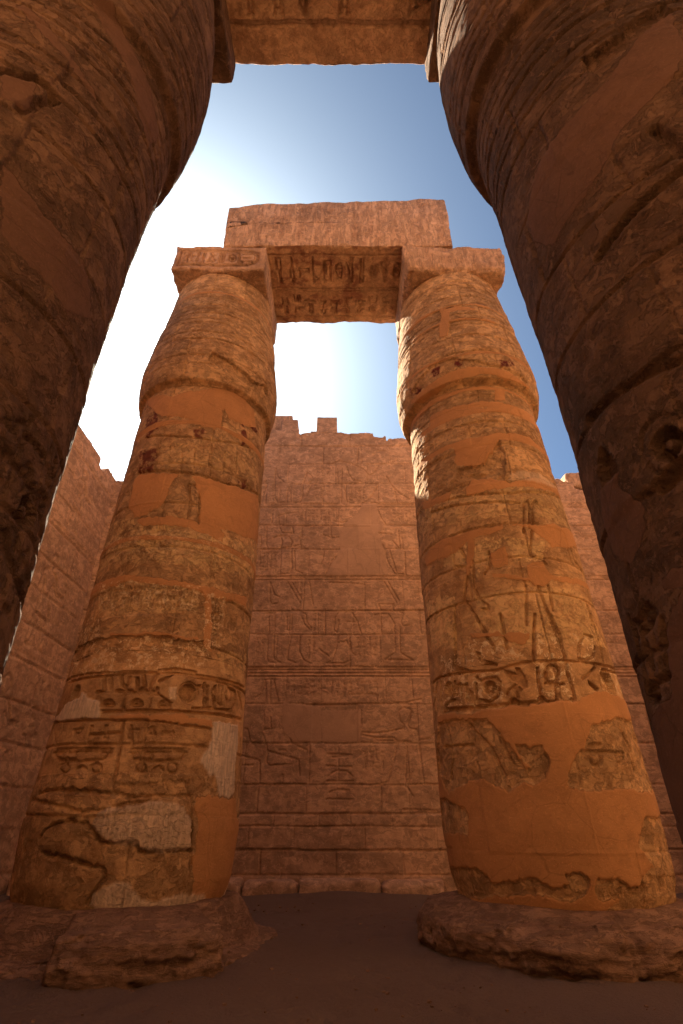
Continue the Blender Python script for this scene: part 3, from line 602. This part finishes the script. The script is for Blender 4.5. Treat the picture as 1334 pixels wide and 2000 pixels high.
# ---- far right column ------------------------------------------------
F = FR.F; b4 = (700, 650, 2.104); b6 = (734, 1100, 2.223); b7 = (820, 1200, 3.176); b8 = (667, 1600, 2.0); b2 = (634, 0, 1.9057)
drum_tones(F, [.5, 1.0, 4.0, 4.55, 5.1, 5.9, 6.6, 7.1, 7.5, 7.95, 8.6, 9.5, 10.0, 10.7, 11.2], 6)
for z in (9.05, 9.4, 9.55, 9.7, 9.95, 10.3, 10.6, 10.85): ring(F, z, .018, .020)
for z in (7.8, 7.7, 7.45, 7.3, 6.55, 5.95): ring(F, z, .014, .014)
band_plaster(F, 7.86, .07, 41); band_plaster(F, 7.35, .07, 42); band_plaster(F, 6.75, .08, 43); band_plaster(F, 9.55, .07, 45, -.9, .9); band_plaster(F, 10.0, .06, 46); band_plaster(F, 8.55, .04, 47)
pf(FR, [(430, 1150), (465, 1150), (460, 1250), (425, 1260)], b2, plaster=1); pf(FR, [(430, 1150), (560, 1150), (560, 1160), (430, 1170)], b2, plaster=1)
pf(FR, [(220, 240), (330, 110), (420, 110), (560, 130), (640, 160), (690, 200), (690, 240), (600, 170), (500, 140), (400, 140), (320, 170), (240, 260)], b4, deep=.028)
for q in ([(210, 230), (260, 220), (250, 250), (215, 260)], [(290, 150), (330, 135), (330, 170), (300, 180)], [(390, 110), (430, 108), (430, 140), (395, 140)], [(580, 110), (640, 120), (640, 140), (585, 140)]): pf(FR, q, b4, pigment=1)
pf(FR, [(210, 300), (300, 205), (400, 155), (500, 137), (600, 152), (690, 215), (706, 280), (690, 250), (600, 195), (520, 172), (400, 200), (330, 235), (260, 295)], b4, plaster=1)
pf(FR, [(290, 350), (400, 300), (540, 280), (640, 300), (720, 350), (720, 370), (640, 330), (540, 305), (420, 325), (300, 380)], b4, plaster=1)
pf(FR, [(560, 235), (600, 235), (602, 280), (560, 278)], b4, plaster=1, warp=False)
pf(FR, [(385, 470), (420, 440), (500, 425), (580, 415), (700, 430), (740, 470), (640, 440), (575, 440), (550, 485), (520, 530), (470, 547), (400, 540)], b4, plaster=1)
pf(FR, [(400, 560), (500, 540), (540, 470), (575, 445), (600, 500), (605, 600), (540, 620), (430, 590)], b4, deep=.035, rough=1.8)
pf(FR, [(585, 440), (620, 440), (630, 610), (600, 610)], b4, raise_=.015, rough=.4, warp=False)
pf(FR, [(440, 640), (470, 600), (540, 595), (620, 620), (740, 600), (830, 660), (830, 680), (740, 640), (620, 640), (500, 660), (440, 670)], b4, plaster=.9)
pf(FR, [(260, 700), (380, 660), (380, 685), (270, 730)], b4, plaster=1)
pf(FR, [(620, 580), (740, 580), (820, 650), (740, 620), (620, 610)], b4, pale=.45)
pf(FR, [(220, 310), (270, 300), (300, 400), (290, 560), (240, 640), (230, 450)], b4, rough=1.8)
for st in ([(680, 820), (680, 705), (692, 692), (702, 705), (702, 800)], [(714, 700), (716, 800), (708, 890), (712, 918), (760, 935), (770, 950)], [(716, 700), (726, 692), (735, 700)], [(360, 880), (385, 872), (420, 890), (440, 930)], [(400, 960), (460, 965)], [(450, 990), (440, 1060), (435, 1100), (480, 1160), (520, 1230), (560, 1310)], [(470, 940), (475, 1050), (500, 1100), (530, 1120), (535, 1140), (510, 1135)],
           [(535, 900), (540, 960), (520, 990)], [(690, 1040), (690, 1200)], [(735, 1030), (770, 1130), (830, 1290), (850, 1334)], [(780, 1040), (800, 1140)], [(870, 880), (890, 940), (920, 980)], [(300, 1334), (290, 1240)], [(400, 1334), (395, 1120)], [(940, 1120), (960, 1180), (1000, 1300)], [(720, 1230), (720, 1334)], [(905, 1330), (905, 1280), (930, 1240), (960, 1250)], [(330, 700), (500, 665), (640, 660), (840, 700)], [(300, 740), (500, 700), (660, 700)]):
    ps(FR, st, b4, .020, .024)
pf(FR, [(755, 790), (820, 790), (880, 830), (905, 880), (870, 885), (800, 885), (765, 840), (700, 800), (600, 790)], b4, plaster=1)
pf(FR, [(560, 990), (690, 1000), (690, 950), (720, 935), (760, 940), (785, 990), (800, 1000), (945, 1040), (950, 1060), (800, 1020), (765, 1040), (720, 1040), (690, 1015), (560, 1005)], b4, plaster=1)
pf(FR, [(270, 920), (340, 850), (420, 830), (600, 790), (600, 810), (440, 860), (360, 930), (280, 960)], b4, plaster=.9)
pf(FR, [(440, 850), (480, 850), (470, 960), (450, 1000)], b4, plaster=1)
pf(FR, [(540, 910), (600, 870), (620, 960), (560, 970)], b4, plaster=.9)
for q in ([(360, 870), (430, 860), (450, 960), (350, 960)], [(470, 870), (590, 820), (580, 900), (520, 960), (490, 1010)], [(600, 840), (760, 850), (770, 930), (640, 940)], [(520, 1120), (680, 1060), (690, 1220), (560, 1260), (470, 1200)], [(790, 1070), (900, 1060), (950, 1200), (850, 1240), (800, 1150)], [(280, 1100), (400, 1080), (400, 1300), (300, 1300)]):
    pf(FR, q, b4, tan=1)
pf(FR, [(540, 310), (660, 300), (655, 350), (590, 350)], b6, plaster=1); pf(FR, [(410, 310), (540, 300), (540, 320), (420, 330)], b6, plaster=.9)
for q in ([(400, 330), (560, 320), (660, 420), (420, 430)], [(690, 300), (800, 300), (830, 420), (690, 430)], [(840, 310), (940, 310), (960, 420), (860, 420)], [(280, 400), (350, 380), (350, 560), (280, 560)], [(360, 400), (430, 400), (430, 450), (350, 460)], [(290, 480), (540, 470), (560, 600), (290, 640)], [(680, 430), (860, 430), (860, 600), (700, 600)], [(400, 680), (530, 690), (570, 780), (500, 780)], [(970, 460), (1050, 470), (1080, 580), (990, 560)], [(570, 600), (400, 640), (400, 660), (560, 640)]):
    pf(FR, q, b6, fleck=1)
pf(FR, [(240, 730), (500, 660), (850, 700), (920, 820), (700, 760), (450, 780), (250, 850)], b4, tan=.7)
pf(FR, [(470, 1080), (900, 1060), (1020, 1300), (560, 1300)], b4, tan=.8)
# frieze of deep signs
ps(FR, [(80, 430), (110, 395), (300, 360), (470, 350), (640, 300), (900, 290), (1100, 310), (1220, 345)], b7, .02, .022)
ps(FR, [(150, 590), (300, 580), (480, 570), (620, 555), (800, 545), (960, 545)], b7, .026, .03)
ps(FR, [(150, 605), (430, 600)], b7, .014, .016)
disc_at(FR, 178, 465, 30, b7, .06); disc_at(FR, 435, 455, 42, b7, .07, .35); disc_at(FR, 583, 545, 30, b7, .06); disc_at(FR, 1170, 435, 36, b7, .07); disc_at(FR, 755, 530, 26, b7, .04)
for st in ([(510, 335), (545, 345), (600, 365), (590, 330), (620, 330), (655, 390), (672, 450), (650, 465), (610, 430), (560, 405), (530, 370)], [(535, 500), (545, 465), (590, 430), (640, 465), (620, 480), (580, 460), (555, 475), (545, 510)], [(1000, 395), (1080, 320), (1090, 340), (1050, 385), (1010, 410)], [(1040, 405), (1110, 460), (1100, 490), (1050, 440)], [(930, 520), (970, 515), (970, 545), (920, 545)], [(345, 230), (375, 235), (390, 280), (480, 305), (480, 322), (390, 318), (360, 280)], [(225, 300), (240, 325), (320, 345), (230, 352)]):
    pf(FR, st, b7, deep=.045, warp=False)
for st in ([(215, 420), (215, 500), (235, 500), (235, 440), (250, 430), (260, 500)], [(160, 570), (185, 540), (220, 530)], [(265, 440), (290, 430), (295, 540)], [(310, 480), (325, 560), (325, 490)], [(350, 430), (355, 550)], [(355, 390), (375, 415), (400, 400)], [(130, 420), (135, 560), (160, 590)], [(380, 530), (430, 545), (490, 505), (495, 420), (470, 390), (400, 400)], [(85, 430), (80, 480), (100, 500), (105, 430)],
           [(95, 520), (85, 560), (100, 590)], [(605, 430), (608, 510)], [(730, 335), (735, 420), (750, 490)], [(780, 430), (890, 432)], [(845, 440), (850, 530)], arc(820, 368, 42, 55), [(905, 300), (920, 380), (945, 450), (960, 510)], [(865, 120), (900, 290)], [(1000, 160), (985, 210), (985, 270), (1030, 285), (1075, 260), (1085, 200)], [(1130, 400), (1125, 440), (1180, 500), (1210, 520)], [(1130, 345), (1230, 370), (1270, 500)], [(1225, 400), (1260, 510)],
           [(715, 0), (705, 120), (705, 280)], [(340, 0), (390, 90), (460, 215)], [(500, 0), (530, 150), (540, 210)], [(810, 0), (860, 110)], [(1060, 0), (1110, 160), (1140, 300)], [(215, 0), (215, 330)]):
    ps(FR, st, b7, .020, .030)
# the big orange repair with islands of old stone
pf(FR, [(270, 660), (480, 640), (620, 615), (860, 600), (920, 570), (1010, 560), (1100, 605), (1130, 690), (1300, 1000), (1400, 1300), (1190, 1334), (900, 1600), (660, 1600), (590, 1600), (420, 1600), (260, 1334), (255, 1000)], b6, plaster=1, fleck=0)
pf(FR, [(270, 690), (480, 670), (530, 720), (570, 780), (620, 850), (645, 900), (665, 895), (620, 830), (595, 785), (720, 800), (745, 880), (720, 950), (670, 970), (640, 950), (590, 985), (540, 980), (470, 935), (420, 930), (340, 980), (310, 990), (270, 900)], b6, plaster=0, raise_=-.02)
pf(FR, [(940, 710), (1040, 680), (1140, 690), (1180, 800), (1240, 990), (1170, 990), (1060, 980), (930, 990), (830, 975), (825, 930), (860, 850), (910, 790)], b6, plaster=0, raise_=-.02)
pf(FR, [(280, 1030), (330, 1030), (400, 1080), (400, 1175), (280, 1175)], b6, plaster=0, raise_=-.015)
pf(FR, [(1150, 1150), (1140, 1230), (1190, 1300), (1240, 1400), (1300, 1450), (1260, 1100), (1170, 1100)], b6, plaster=0, raise_=-.015)
pf(FR, [(400, 170), (420, 180), (490, 195), (570, 215), (580, 240), (720, 240), (840, 265), (890, 250), (885, 205), (930, 205), (962, 225), (950, 290), (900, 320), (800, 300), (640, 290), (560, 300), (440, 320), (400, 300)], b8, plaster=0, raise_=-.02)
pf(FR, [(990, 230), (1060, 225), (1130, 260), (1190, 260), (1200, 230), (1300, 220), (1330, 300), (1180, 290), (1100, 310), (1030, 325), (985, 270)], b8, plaster=0, raise_=-.02)
for st in ([(310, 720), (330, 850), (320, 940)], [(400, 700), (500, 800), (560, 930)], [(930, 790), (980, 785)], arc(960, 850, 24, 28), arc(1065, 850, 14, 20), [(910, 820), (1080, 825)], [(1060, 700), (1110, 800), (1130, 900)], [(540, 760), (600, 880)], [(290, 800), (420, 790)]): ps(FR, st, b6, .02, .022)
r_ = np.random.RandomState(4)
for k in range(40):                                    # trowel scratches in the repair
    x, y = r_.uniform(420, 1100), r_.uniform(640, 1330); 
    c = FR.pts([(x, y), (x+r_.uniform(-25, 25), y+r_.uniform(-20, 30))], *b6); W, Dd = F.dist(c, .03); F.disp[W] -= .004*(1-sstep(.004, .014, Dd))
z1_, z0_ = FR.uv(1000, 1300)[1], FR.uv(1000, 1385)[1]; W = F.win(-9, 9, z0_-.05, z1_+.06)
F.rough[W] = np.minimum(F.rough[W], .3); F.a['clean'][W] = 1; F.carve[W] *= 1.45
W = F.win(-9, 9, z1_+.06, FR.uv(1000, 1000)[1]); F.rough[W] = np.minimum(F.rough[W], .6); F.a['clean'][W] = .5; F.carve[W] *= 1.2
F.finish()

# ---- near columns ----------------------------------------------------
PROF_NR = [(.2, 1.22), (.42, 1.26), (.8, 1.30), (1.4, 1.29), (3.2, 1.22), (4.8, 1.19), (6.6, 1.205), (7.88, 1.21), (7.92, 1.215), (7.97, 1.32), (8.3, 1.38), (8.9, 1.42), (9.5, 1.41), (10.2, 1.33), (11.4, 1.12)]
PROF_NL = [(.2, 1.2), (.42, 1.26), (.8, 1.30), (1.4, 1.32), (2, 1.29), (3.4, 1.22), (4.7, 1.165), (6, 1.145), (7.8, 1.165), (7.84, 1.17), (7.89, 1.26), (8.3, 1.31), (8.9, 1.35), (9.5, 1.34), (10.2, 1.26), (11.4, 1.08)]
NR = Column(3.05, -.045, 2.8, PROF_NR, (0, 11.4), 13, .018, .018, 100)
NL = Column(-3.35, .04, 2.8, PROF_NL, (0, 11.4), 14, .018, .018, 100)
F = NR.F; c1 = (0, 0, 1.0); cr = (1034, 880, 2.223)
drum_tones(F, [.5, 1.3, 2.1, 2.9, 3.6, 4.3, 5.0, 5.8, 6.5, 7.2, 7.8, 8.6, 9.3, 10, 10.7, 11.3], 8)
for z in (8.15, 8.3, 8.45, 9.0, 9.2, 9.35, 9.9, 7.65, 7.5, 7.35, 7.2, 6.9, 6.75): ring(F, z, .02, .024)
pf(NR, [(1310, 20), (1334, 90), (1334, 130), (1190, 300), (1120, 420), (1080, 480), (1045, 480), (1028, 430), (1035, 380), (1060, 310), (1130, 220), (1190, 160), (1290, 30)], c1, plaster=1)
pf(NR, [(1140, 110), (1200, 70), (1270, 15), (1300, 0), (1310, 20), (1240, 80), (1180, 150), (1155, 130)], c1, deep=.06)
pf(NR, [(1000, 640), (1060, 580), (1100, 640), (1170, 700), (1168, 800), (1160, 900), (1110, 950), (1060, 920), (1030, 850), (1000, 750)], b4, plaster=1)
pf(NR, [(570, 560), (667, 490), (700, 520), (700, 600), (580, 600)], cr, plaster=1)
pf(NR, [(700, 600), (640, 660), (610, 760), (600, 900), (615, 1080), (540, 1185), (560, 1400), (667, 1700), (900, 1700), (900, 600)], cr, plaster=1)
disc_at(NR, 1303, 868, 36, c1, .12, .45); ps(NR, arc(1303, 868, 50, 58), c1, .012, .010)
ps(NR, [(1290, 950), (1334, 910)], c1, .05, .06); ps(NR, [(1150, 820), (1190, 780), (1250, 740), (1334, 700)], c1, .03, .03)
ps(NR, [(1170, 500), (1230, 420), (1334, 330)], c1, .04, .05); ps(NR, [(1280, 250), (1334, 300)], c1, .04, .04)
for q in ([(1175, 880), (1200, 900), (1215, 950), (1190, 980), (1170, 930)], [(1060, 1000), (1090, 1020), (1080, 1060)]): pf(NR, q, c1, deep=.06)
text_block(F, NR.uv(1225, 1190)[0], NR.uv(1300, 1190)[0], zj(NR, 1260, 1340, c1), zj(NR, 1260, 1180, c1), .22, 3, .02, .035)
for st in (arc(1262, 1205, 10, 18), [(1250, 1230), (1275, 1330)], [(1240, 1240), (1262, 1330)], [(1290, 1210), (1300, 1300)], [(1262, 1345), (1305, 1320)], arc(1275, 1355, 12, 14)): ps(NR, st, c1, .02, .035)
F.finish()
F = NL.F
drum_tones(F, [.5, 1.3, 2.1, 2.9, 3.6, 4.3, 5.0, 5.8, 6.5, 7.2, 7.7, 8.6, 9.3, 10, 10.7, 11.3], 9)
for z in (8.1, 8.3, 8.45, 8.9, 9.1, 9.3, 9.9, 10.1, 7.5, 7.35, 7.2, 7.05, 6.7, 6.3): ring(F, z, .02, .026)
d1 = (0, 0, 1.9057)
pf(NL, [(0, 270), (80, 285), (150, 330), (100, 400), (60, 400), (0, 370)], d1, plaster=.8)
ps(NL, [(0, 265), (70, 285), (140, 295), (190, 340)], d1, .05, .07, .03); ps(NL, [(70, 410), (140, 380), (210, 375)], d1, .04, .05, .03)
pf(NL, [(340, 0), (420, 0), (480, 130), (540, 280), (580, 420), (590, 520), (560, 560), (520, 420), (470, 260), (400, 120)], d1, plaster=.9)
pf(NL, [(80, 0), (140, 50), (210, 140), (300, 260), (370, 360), (350, 370), (270, 270), (190, 170), (110, 80), (50, 20)], d1, plaster=.7)
pf(NL, [(0, 600), (60, 660), (150, 780), (240, 880), (320, 1000), (330, 1200), (240, 1150), (130, 1000), (0, 880)], d1, plaster=.85)
disc_at(NL, 52, 1000, 17, c1, .10, .4); ps(NL, [(0, 880), (30, 905), (60, 950), (75, 990), (80, 1060)], c1, .035, .025); ps(NL, [(0, 1040), (20, 1080), (35, 1140), (45, 1190)], c1, .04, .025)
for q in ([(0, 1020), (30, 1060), (60, 1150), (50, 1170), (10, 1100)], [(90, 900), (105, 920), (95, 960), (85, 940)]): pf(NL, q, c1, deep=.015)
for z in (2.5, 3.2): text_block(F, -1.6, 1.6, z-.35, z+.35, .3, int(z*10), .02, .03)
F.finish()

# ---- plinths ---------------------------------------------------------
def plinth(name, cx, cy, phi0, Rf, Hf, parent, seed, n=760):
    ph = np.linspace(-math.pi, math.pi, n, endpoint=False)
    rad, hgt = Rf(ph), Hf(ph)
    t = np.concatenate([np.linspace(0, 1, 26), np.linspace(1.03, 2, 40)])      # 0..1 side going up, 1..2 top going in
    P = np.zeros((len(t), n, 3))
    for k, tt in enumerate(t):
        if tt <= 1:
            z = -.08+(hgt+.08)*tt; r_ = rad-.02*tt-.07*sstep(.80, 1, np.full(n, tt))+.16*math.sin(math.pi*min(tt, 1))*.5
        else:
            r_ = (rad-.09)*(2-tt)+.95*(tt-1); z = hgt+(.50-hgt)*sstep(1.05, 1.5, np.full(n, tt))
            z = z+(.44-hgt)*sstep(1.16, 1.24, np.full(n, tt)+.03*np.sin(ph*7)) if False else z
        x = cx+r_*np.cos(ph+phi0); y = cy+r_*np.sin(ph+phi0); P[k] = np.stack([x, y, z*np.ones(n)], -1)
    q = P*[1, 1, 2.2]
    P[..., 2] += (fbm3(P*2.5, 4, seed)-.5)*.07*np.clip(t, 0, 1)[:, None]
    k = (fbm3(q*2.2+9, 5, seed+3)-.5)*.11+(fbm3(P*[1.5,1.5,9]+3, 4, seed+9)-.5)*.09+(np.abs(fbm3(q*6, 4, seed+5)-.5))*-.08-.04*sstep(.52,.56,fbm3(q*3.1+4, 4, seed+8))
    dirx = np.stack([np.cos(ph+phi0), np.sin(ph+phi0)], -1)
    fade = np.where(t <= 1, 1, np.clip(1.15-t, 0, .15)/.15)[:, None, None]
    P[..., :2] += dirx[None]*k[..., None]*fade
    at = {a: np.zeros(P.shape[:2]) for a in ('plaster', 'pale', 'pigment', 'fleck', 'tan', 'clean')}; at['tone'] = .35+.4*fbm3(P*1.3, 2, seed)
    o = link(name, grid_mesh(name, P, at, wrap=True), M_BASE); place(o, parent); return o
def bump1(ph, a, b, e=.03):  # 1 between angles a..b
    return sstep(a-e, a+e, ph)*(1-sstep(b-e, b+e, ph))
def column_thing(c, label, plR, plH, mat, rough, abac, seed, lip, groupname='papyrus columns'):
    root = empty('stone_column', (c.cx(0), c.y, 0)); tag(root, label, 'column', groupname)
    P, at = c.points(rough, 0, lip-.04); o = link('shaft', grid_mesh('shaft', P, at, wrap=True), mat); place(o, root)
    P, at = c.points(rough, lip-.04, 11.4); o = link('capital', grid_mesh('capital', P, at, wrap=True), mat); place(o, root)
    plinth('base', c.cx(0), c.y, c.phi0, plR, plH, root, seed)
    me = block_mesh('abacus', *abac[:2], res=.017 if len(abac) > 3 else .035, chip=abac[2], rough=.03, seed=seed, reliefs=abac[3] if len(abac) > 3 else None, warp=abac[4] if len(abac) > 4 else None)
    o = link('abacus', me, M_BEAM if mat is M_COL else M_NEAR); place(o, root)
    return root
# cartouche on the left abacus
FA = Field(np.arange(-3.6, -1.5, .016), np.arange(11.1, 12.1, .016), 400)
x0, x1, z0, z1 = -3.42, -1.75, 11.34, 11.86; rr_ = .24
FA.stroke([(x0, z0), (x0, z1)]+[(x1-rr_, z1)]+arc(x1-rr_, (z0+z1)/2, rr_, (z1-z0)/2, 90, -90, 10)+[(x0, z0)], .026, .05)
FA.stroke([(x0+.06, z0+.06), (x0+.06, z1-.06), (x1-rr_, z1-.06)]+arc(x1-rr_, (z0+z1)/2, rr_-.06, (z1-z0)/2-.06, 90, -90, 10)+[(x0+.06, z0+.06)], .02, .03)
for k, (nm, xx, wd) in enumerate((('scarab', -3.32, .2), ('feather', -3.10, .12), ('reed', -2.97, .12), ('man', -2.84, .2), ('bars', -2.62, .18), ('disc', -2.42, .22), ('leg', -2.2, .12))):
    glyph(FA, nm, xx, 11.42, wd, .36, .02, .04)
for z in (11.48, 11.6, 11.72): FA.stroke([(-2.08, z), (-1.9, z)], .022, .04)
FA.carve *= 1.5; FA.a['clean'][:] = 1; FA.rough[:] = .4; FA.finish()
ab_warp = lambda P: P
def plain(r): return lambda ph: np.full_like(ph, r)
# the left base is broken: a tall front chunk, a low skirt to its right, rubble to its left
LR = lambda ph: 1.74+.26*bump1(ph, -.30, .58, .04)+.05*np.sin(ph*5)+.12*bump1(ph, .60, 1.6, .05)+.06*bump1(ph, -1.5, -.32, .1)
LH = lambda ph: .16+.20*bump1(ph, -.30, .58, .03)-.04*bump1(ph, .62, 1.6, .1)+.04*np.sin(ph*3+1)
RRf = lambda ph: 1.74+.03*np.sin(ph*4+2)-.05*bump1(ph, .28, .36, .02)
RHf = lambda ph: .415+.02*np.sin(ph*3)-.06*bump1(ph, .30, .9, .03)
cL = column_thing(FL, 'far left carved column with a cartouche above its capital and pale mortar patches low down', LR, LH, M_COL, .42,
    ((-3.56, 7.02, 11.2), (-1.60, 9.15, 12.02), .09, {(1, 0): FA}), 21, 8.0, 'papyrus bud columns of the hall')
cR = column_thing(FR, 'far right carved column with a wide smooth orange repair around its lower shaft', RRf, RHf, M_COL, .42,
    ((1.33, 7.02, 11.2), (3.46, 9.15, 12.04), .17), 22, 8.0, 'papyrus bud columns of the hall')
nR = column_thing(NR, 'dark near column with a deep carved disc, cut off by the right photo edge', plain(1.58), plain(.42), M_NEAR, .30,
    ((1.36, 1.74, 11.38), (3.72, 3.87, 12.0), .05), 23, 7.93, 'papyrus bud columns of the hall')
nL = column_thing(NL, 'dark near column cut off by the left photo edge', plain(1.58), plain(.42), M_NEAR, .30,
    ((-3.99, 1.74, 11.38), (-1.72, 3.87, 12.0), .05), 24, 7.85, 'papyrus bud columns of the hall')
# rock beside the right base (broken shoulder)
# ------------------------------------------------------------------ architraves
def soffit(x0, x1, y0, y1, seed, big=False):
    f = Field(np.arange(x0, x1, .018), np.arange(y0, y1, .018), seed)
    if big:
        yb = 3.30
        for y in (yb, yb+.05): f.stroke([(x0, y), (x1, y)], .014, .03)
        for nm, x, wd in (('ladder', -1.12, .3), ('reed', -.72, .3), ('ladder', -.12, .3), ('arm', .22, .4), ('bread', .7, .3), ('flag', .98, .25), ('disc', 1.12, .3), ('seat', -1.55, .3)):
            glyph(f, nm, x, yb-.75, wd, .68, .028, .05)
            f.stroke([(x-.03, 2.2), (x-.03, yb)], .0101, .0)
        text_block(f, -1.6, 1.3, 1.9, 2.5, .3, 8, .02, .035, rules=False)
    else:
        ym = (y0+y1)/2+.02
        for y in (ym, ym+.06, y0+.22, y1-.22): f.stroke([(x0, y), (x1, y)], .02, .035)
        text_block(f, -1.5, 1.3, ym+.12, y1-.26, .30, 12, .024, .045, rules=False)
        r = np.random.RandomState(5); x = -1.5
        for nm in ('seat', 'reed', 'arm', 'flag', 'stool', 'disc', 'bird', 'feather', 'eye', 'bird', 'disc'):
            glyph(f, nm, x, y0+.3, .22, .62, .026, .05); x += .265
        f.a['pigment'][:] = (fbm(f.U*3, f.Z*3, 3, 9) > .56)*.6
    f.carve *= 1.1; f.a['clean'][:] = .5; f.rough[:] = .9; f.finish(); return f
SF = soffit(-2.56, 2.45, 7.04, 9.12, 500)
def tiltbeam(P):
    P = P.copy(); s = (P[..., 2] > 12.9); P[..., 2] += np.where(s, .045*P[..., 0]+.05*(vn(P[..., 0]*2.3, P[..., 1]*1.5, 4)-.5)*2-.10*sstep(-2.0, -2.6, P[..., 0]), 0)
    return P
o = link('stone_beam', block_mesh('stone_beam', (-2.58, 7.04, 12.03), (2.42, 9.12, 13.72), res=.019, chip=.06, rough=.03, seed=31, reliefs={(2, 0): SF}, warp=tiltbeam), M_BEAM)
tag(o, 'broken-ended stone beam carved underneath, spanning the two far columns against the sky', 'beam', 'stone beams across column pairs')
SN = soffit(-3.2, 2.9, 1.74, 3.88, 510, True)
o = link('stone_beam', block_mesh('stone_beam', (-3.2, 1.74, 12.01), (2.9, 3.86, 13.8), res=.019, chip=.05, rough=.03, seed=32, reliefs={(2, 0): SN}), M_BEAM)
tag(o, 'stone beam at the top edge of the photo, carved ladders on its underside', 'beam', 'stone beams across column pairs')

# ------------------------------------------------------------------ rest of the hall and two added walls, out of frame (they shade and reflect)
def simple_column(x, y, label):
    root = empty('stone_column', (x, y, 0)); tag(root, label, 'column', 'columns behind the photographer')
    pr = np.array(PROF_R); z = np.concatenate([np.linspace(.3, 7.9, 30), np.linspace(7.98, 11.25, 30)]); a = np.linspace(0, 2*math.pi, 64, endpoint=False)
    Zc, Ac = np.meshgrid(z, a, indexing='ij'); rr = np.interp(Zc, pr[:, 0], pr[:, 1])
    P = np.stack([rr*np.cos(Ac), rr*np.sin(Ac), Zc], -1)
    at = {k: np.zeros(Zc.shape) for k in ('plaster', 'pale', 'pigment', 'fleck', 'tan', 'clean')}; at['tone'] = np.full(Zc.shape, .5)
    link('shaft', grid_mesh('shaft', P, at, wrap=True), M_COL, root)
    link('abacus', block_mesh('abacus', (-1.06, -1.06, 11.2), (1.06, 1.06, 12.02), res=.2, chip=.05, rough=.02, seed=3), M_BEAM, root)
    z = np.array([-.1, .38, .42, .43]); rr = np.array([1.85, 1.85, 1.8, 1.0]); P = np.stack([rr[:, None]*np.cos(a), rr[:, None]*np.sin(a), z[:, None]+0*a], -1)
    link('base', grid_mesh('base', P, {k: np.full(P.shape[:2], .5 if k == 'tone' else 0.) for k in at}, wrap=True), M_BASE, root)
for x, y, lb_ in ((8.3, 8.15, 'column standing right of the far right one, outside the frame'), (8.4, 2.8, 'column standing right of the near right one, outside the frame')):
    simple_column(x, y, lb_)
for y in (-2.7, -8.2):
    for x in (-8.6, -3.0, 2.8, 8.4):
        simple_column(x, y, 'one of the columns standing behind the photographer')
    o = link('stone_beam', block_mesh('stone_beam', (-9.5, y-1, 12.04), (9.3, y+1, 13.7), res=.2, chip=.05, rough=.03, seed=35), M_BEAM)
    tag(o, 'stone beam over the row of columns behind the photographer', 'beam', 'stone beams across column pairs')
FB = Field(np.arange(-12, 12, .15), np.arange(-.1, 15.5, .15), 900); courses(FB, [.5+.8*k for k in range(19)], 3, 1, 2); FB.finish()
U, Z, D, at = wall_sheet(FB, 12.5+.3*fbm(FB.u, FB.u*0, 3, 2), .3)
cw = empty('bounce_wall', (0, -13, 0)); tag(cw, 'unseen block wall added far behind the photographer to bounce light', 'wall')  # added out of view as a sunlit reflector for the far columns
o = link('masonry', grid_mesh('masonry', np.stack([U, -13-D, Z], -1)[:, ::-1], {k: v[:, ::-1] for k, v in at.items()}), M_BEAM); place(o, cw)
FC = Field(np.arange(-13, 13.1, .15), np.arange(-.1, 12.5, .15), 901); courses(FC, [.5+.8*k for k in range(15)], 4, 1, 2); FC.finish()
U, Z, D, at = wall_sheet(FC, 9.8+.3*fbm(FC.u, FC.u*0, 3, 2), .3)
cw = empty('side_wall', (11.6, 0, 0)); tag(cw, 'unseen block wall added on the right to shade the lower hall', 'wall')  # added out of view to keep low sky light off the lower hall
o = link('masonry', grid_mesh('masonry', np.stack([11.6+D, U, Z], -1), at), M_WALL); place(o, cw)
# small stones and grit lying in the dust
r_ = np.random.RandomState(11); Vs, Qs = [], []
cube = np.array([(x, y, z) for z in (-1, 1) for y in (-1, 1) for x in (-1, 1)], float); cf = np.array([(0, 2, 3, 1), (4, 5, 7, 6), (0, 1, 5, 4), (1, 3, 7, 5), (3, 2, 6, 7), (2, 0, 4, 6)])
for k in range(500):
    x, y = r_.uniform(-3.5, 3.5), r_.uniform(3.6, 12.4)
    if math.hypot(x+2.73, y-8.15) < 1.75 or math.hypot(x-2.75, y-8.15) < 1.7: continue
    sz = .005+.016*r_.rand()**3; v = cube*r_.uniform(.5, 1.2, (8, 3))*sz*[1, 1, .6]; a = r_.rand()*6; c_, s_ = math.cos(a), math.sin(a)
    v = np.stack([v[:, 0]*c_-v[:, 1]*s_+x, v[:, 0]*s_+v[:, 1]*c_+y, v[:, 2]+.035*(vn(x*5, y*5, 9)-.5)+.004], -1); Qs.append(cf+8*len(Vs)); Vs.append(v)
o = link('gravel', raw_mesh('gravel', np.concatenate(Vs), np.concatenate(Qs), {k: np.full(8*len(Vs), .5 if k == 'tone' else 0.) for k in ('tone', 'plaster', 'pale', 'pigment', 'fleck', 'tan', 'clean')}, False), M_BASE)
tag(o, 'small stone chips scattered over the dusty floor', 'gravel', kind='stuff')
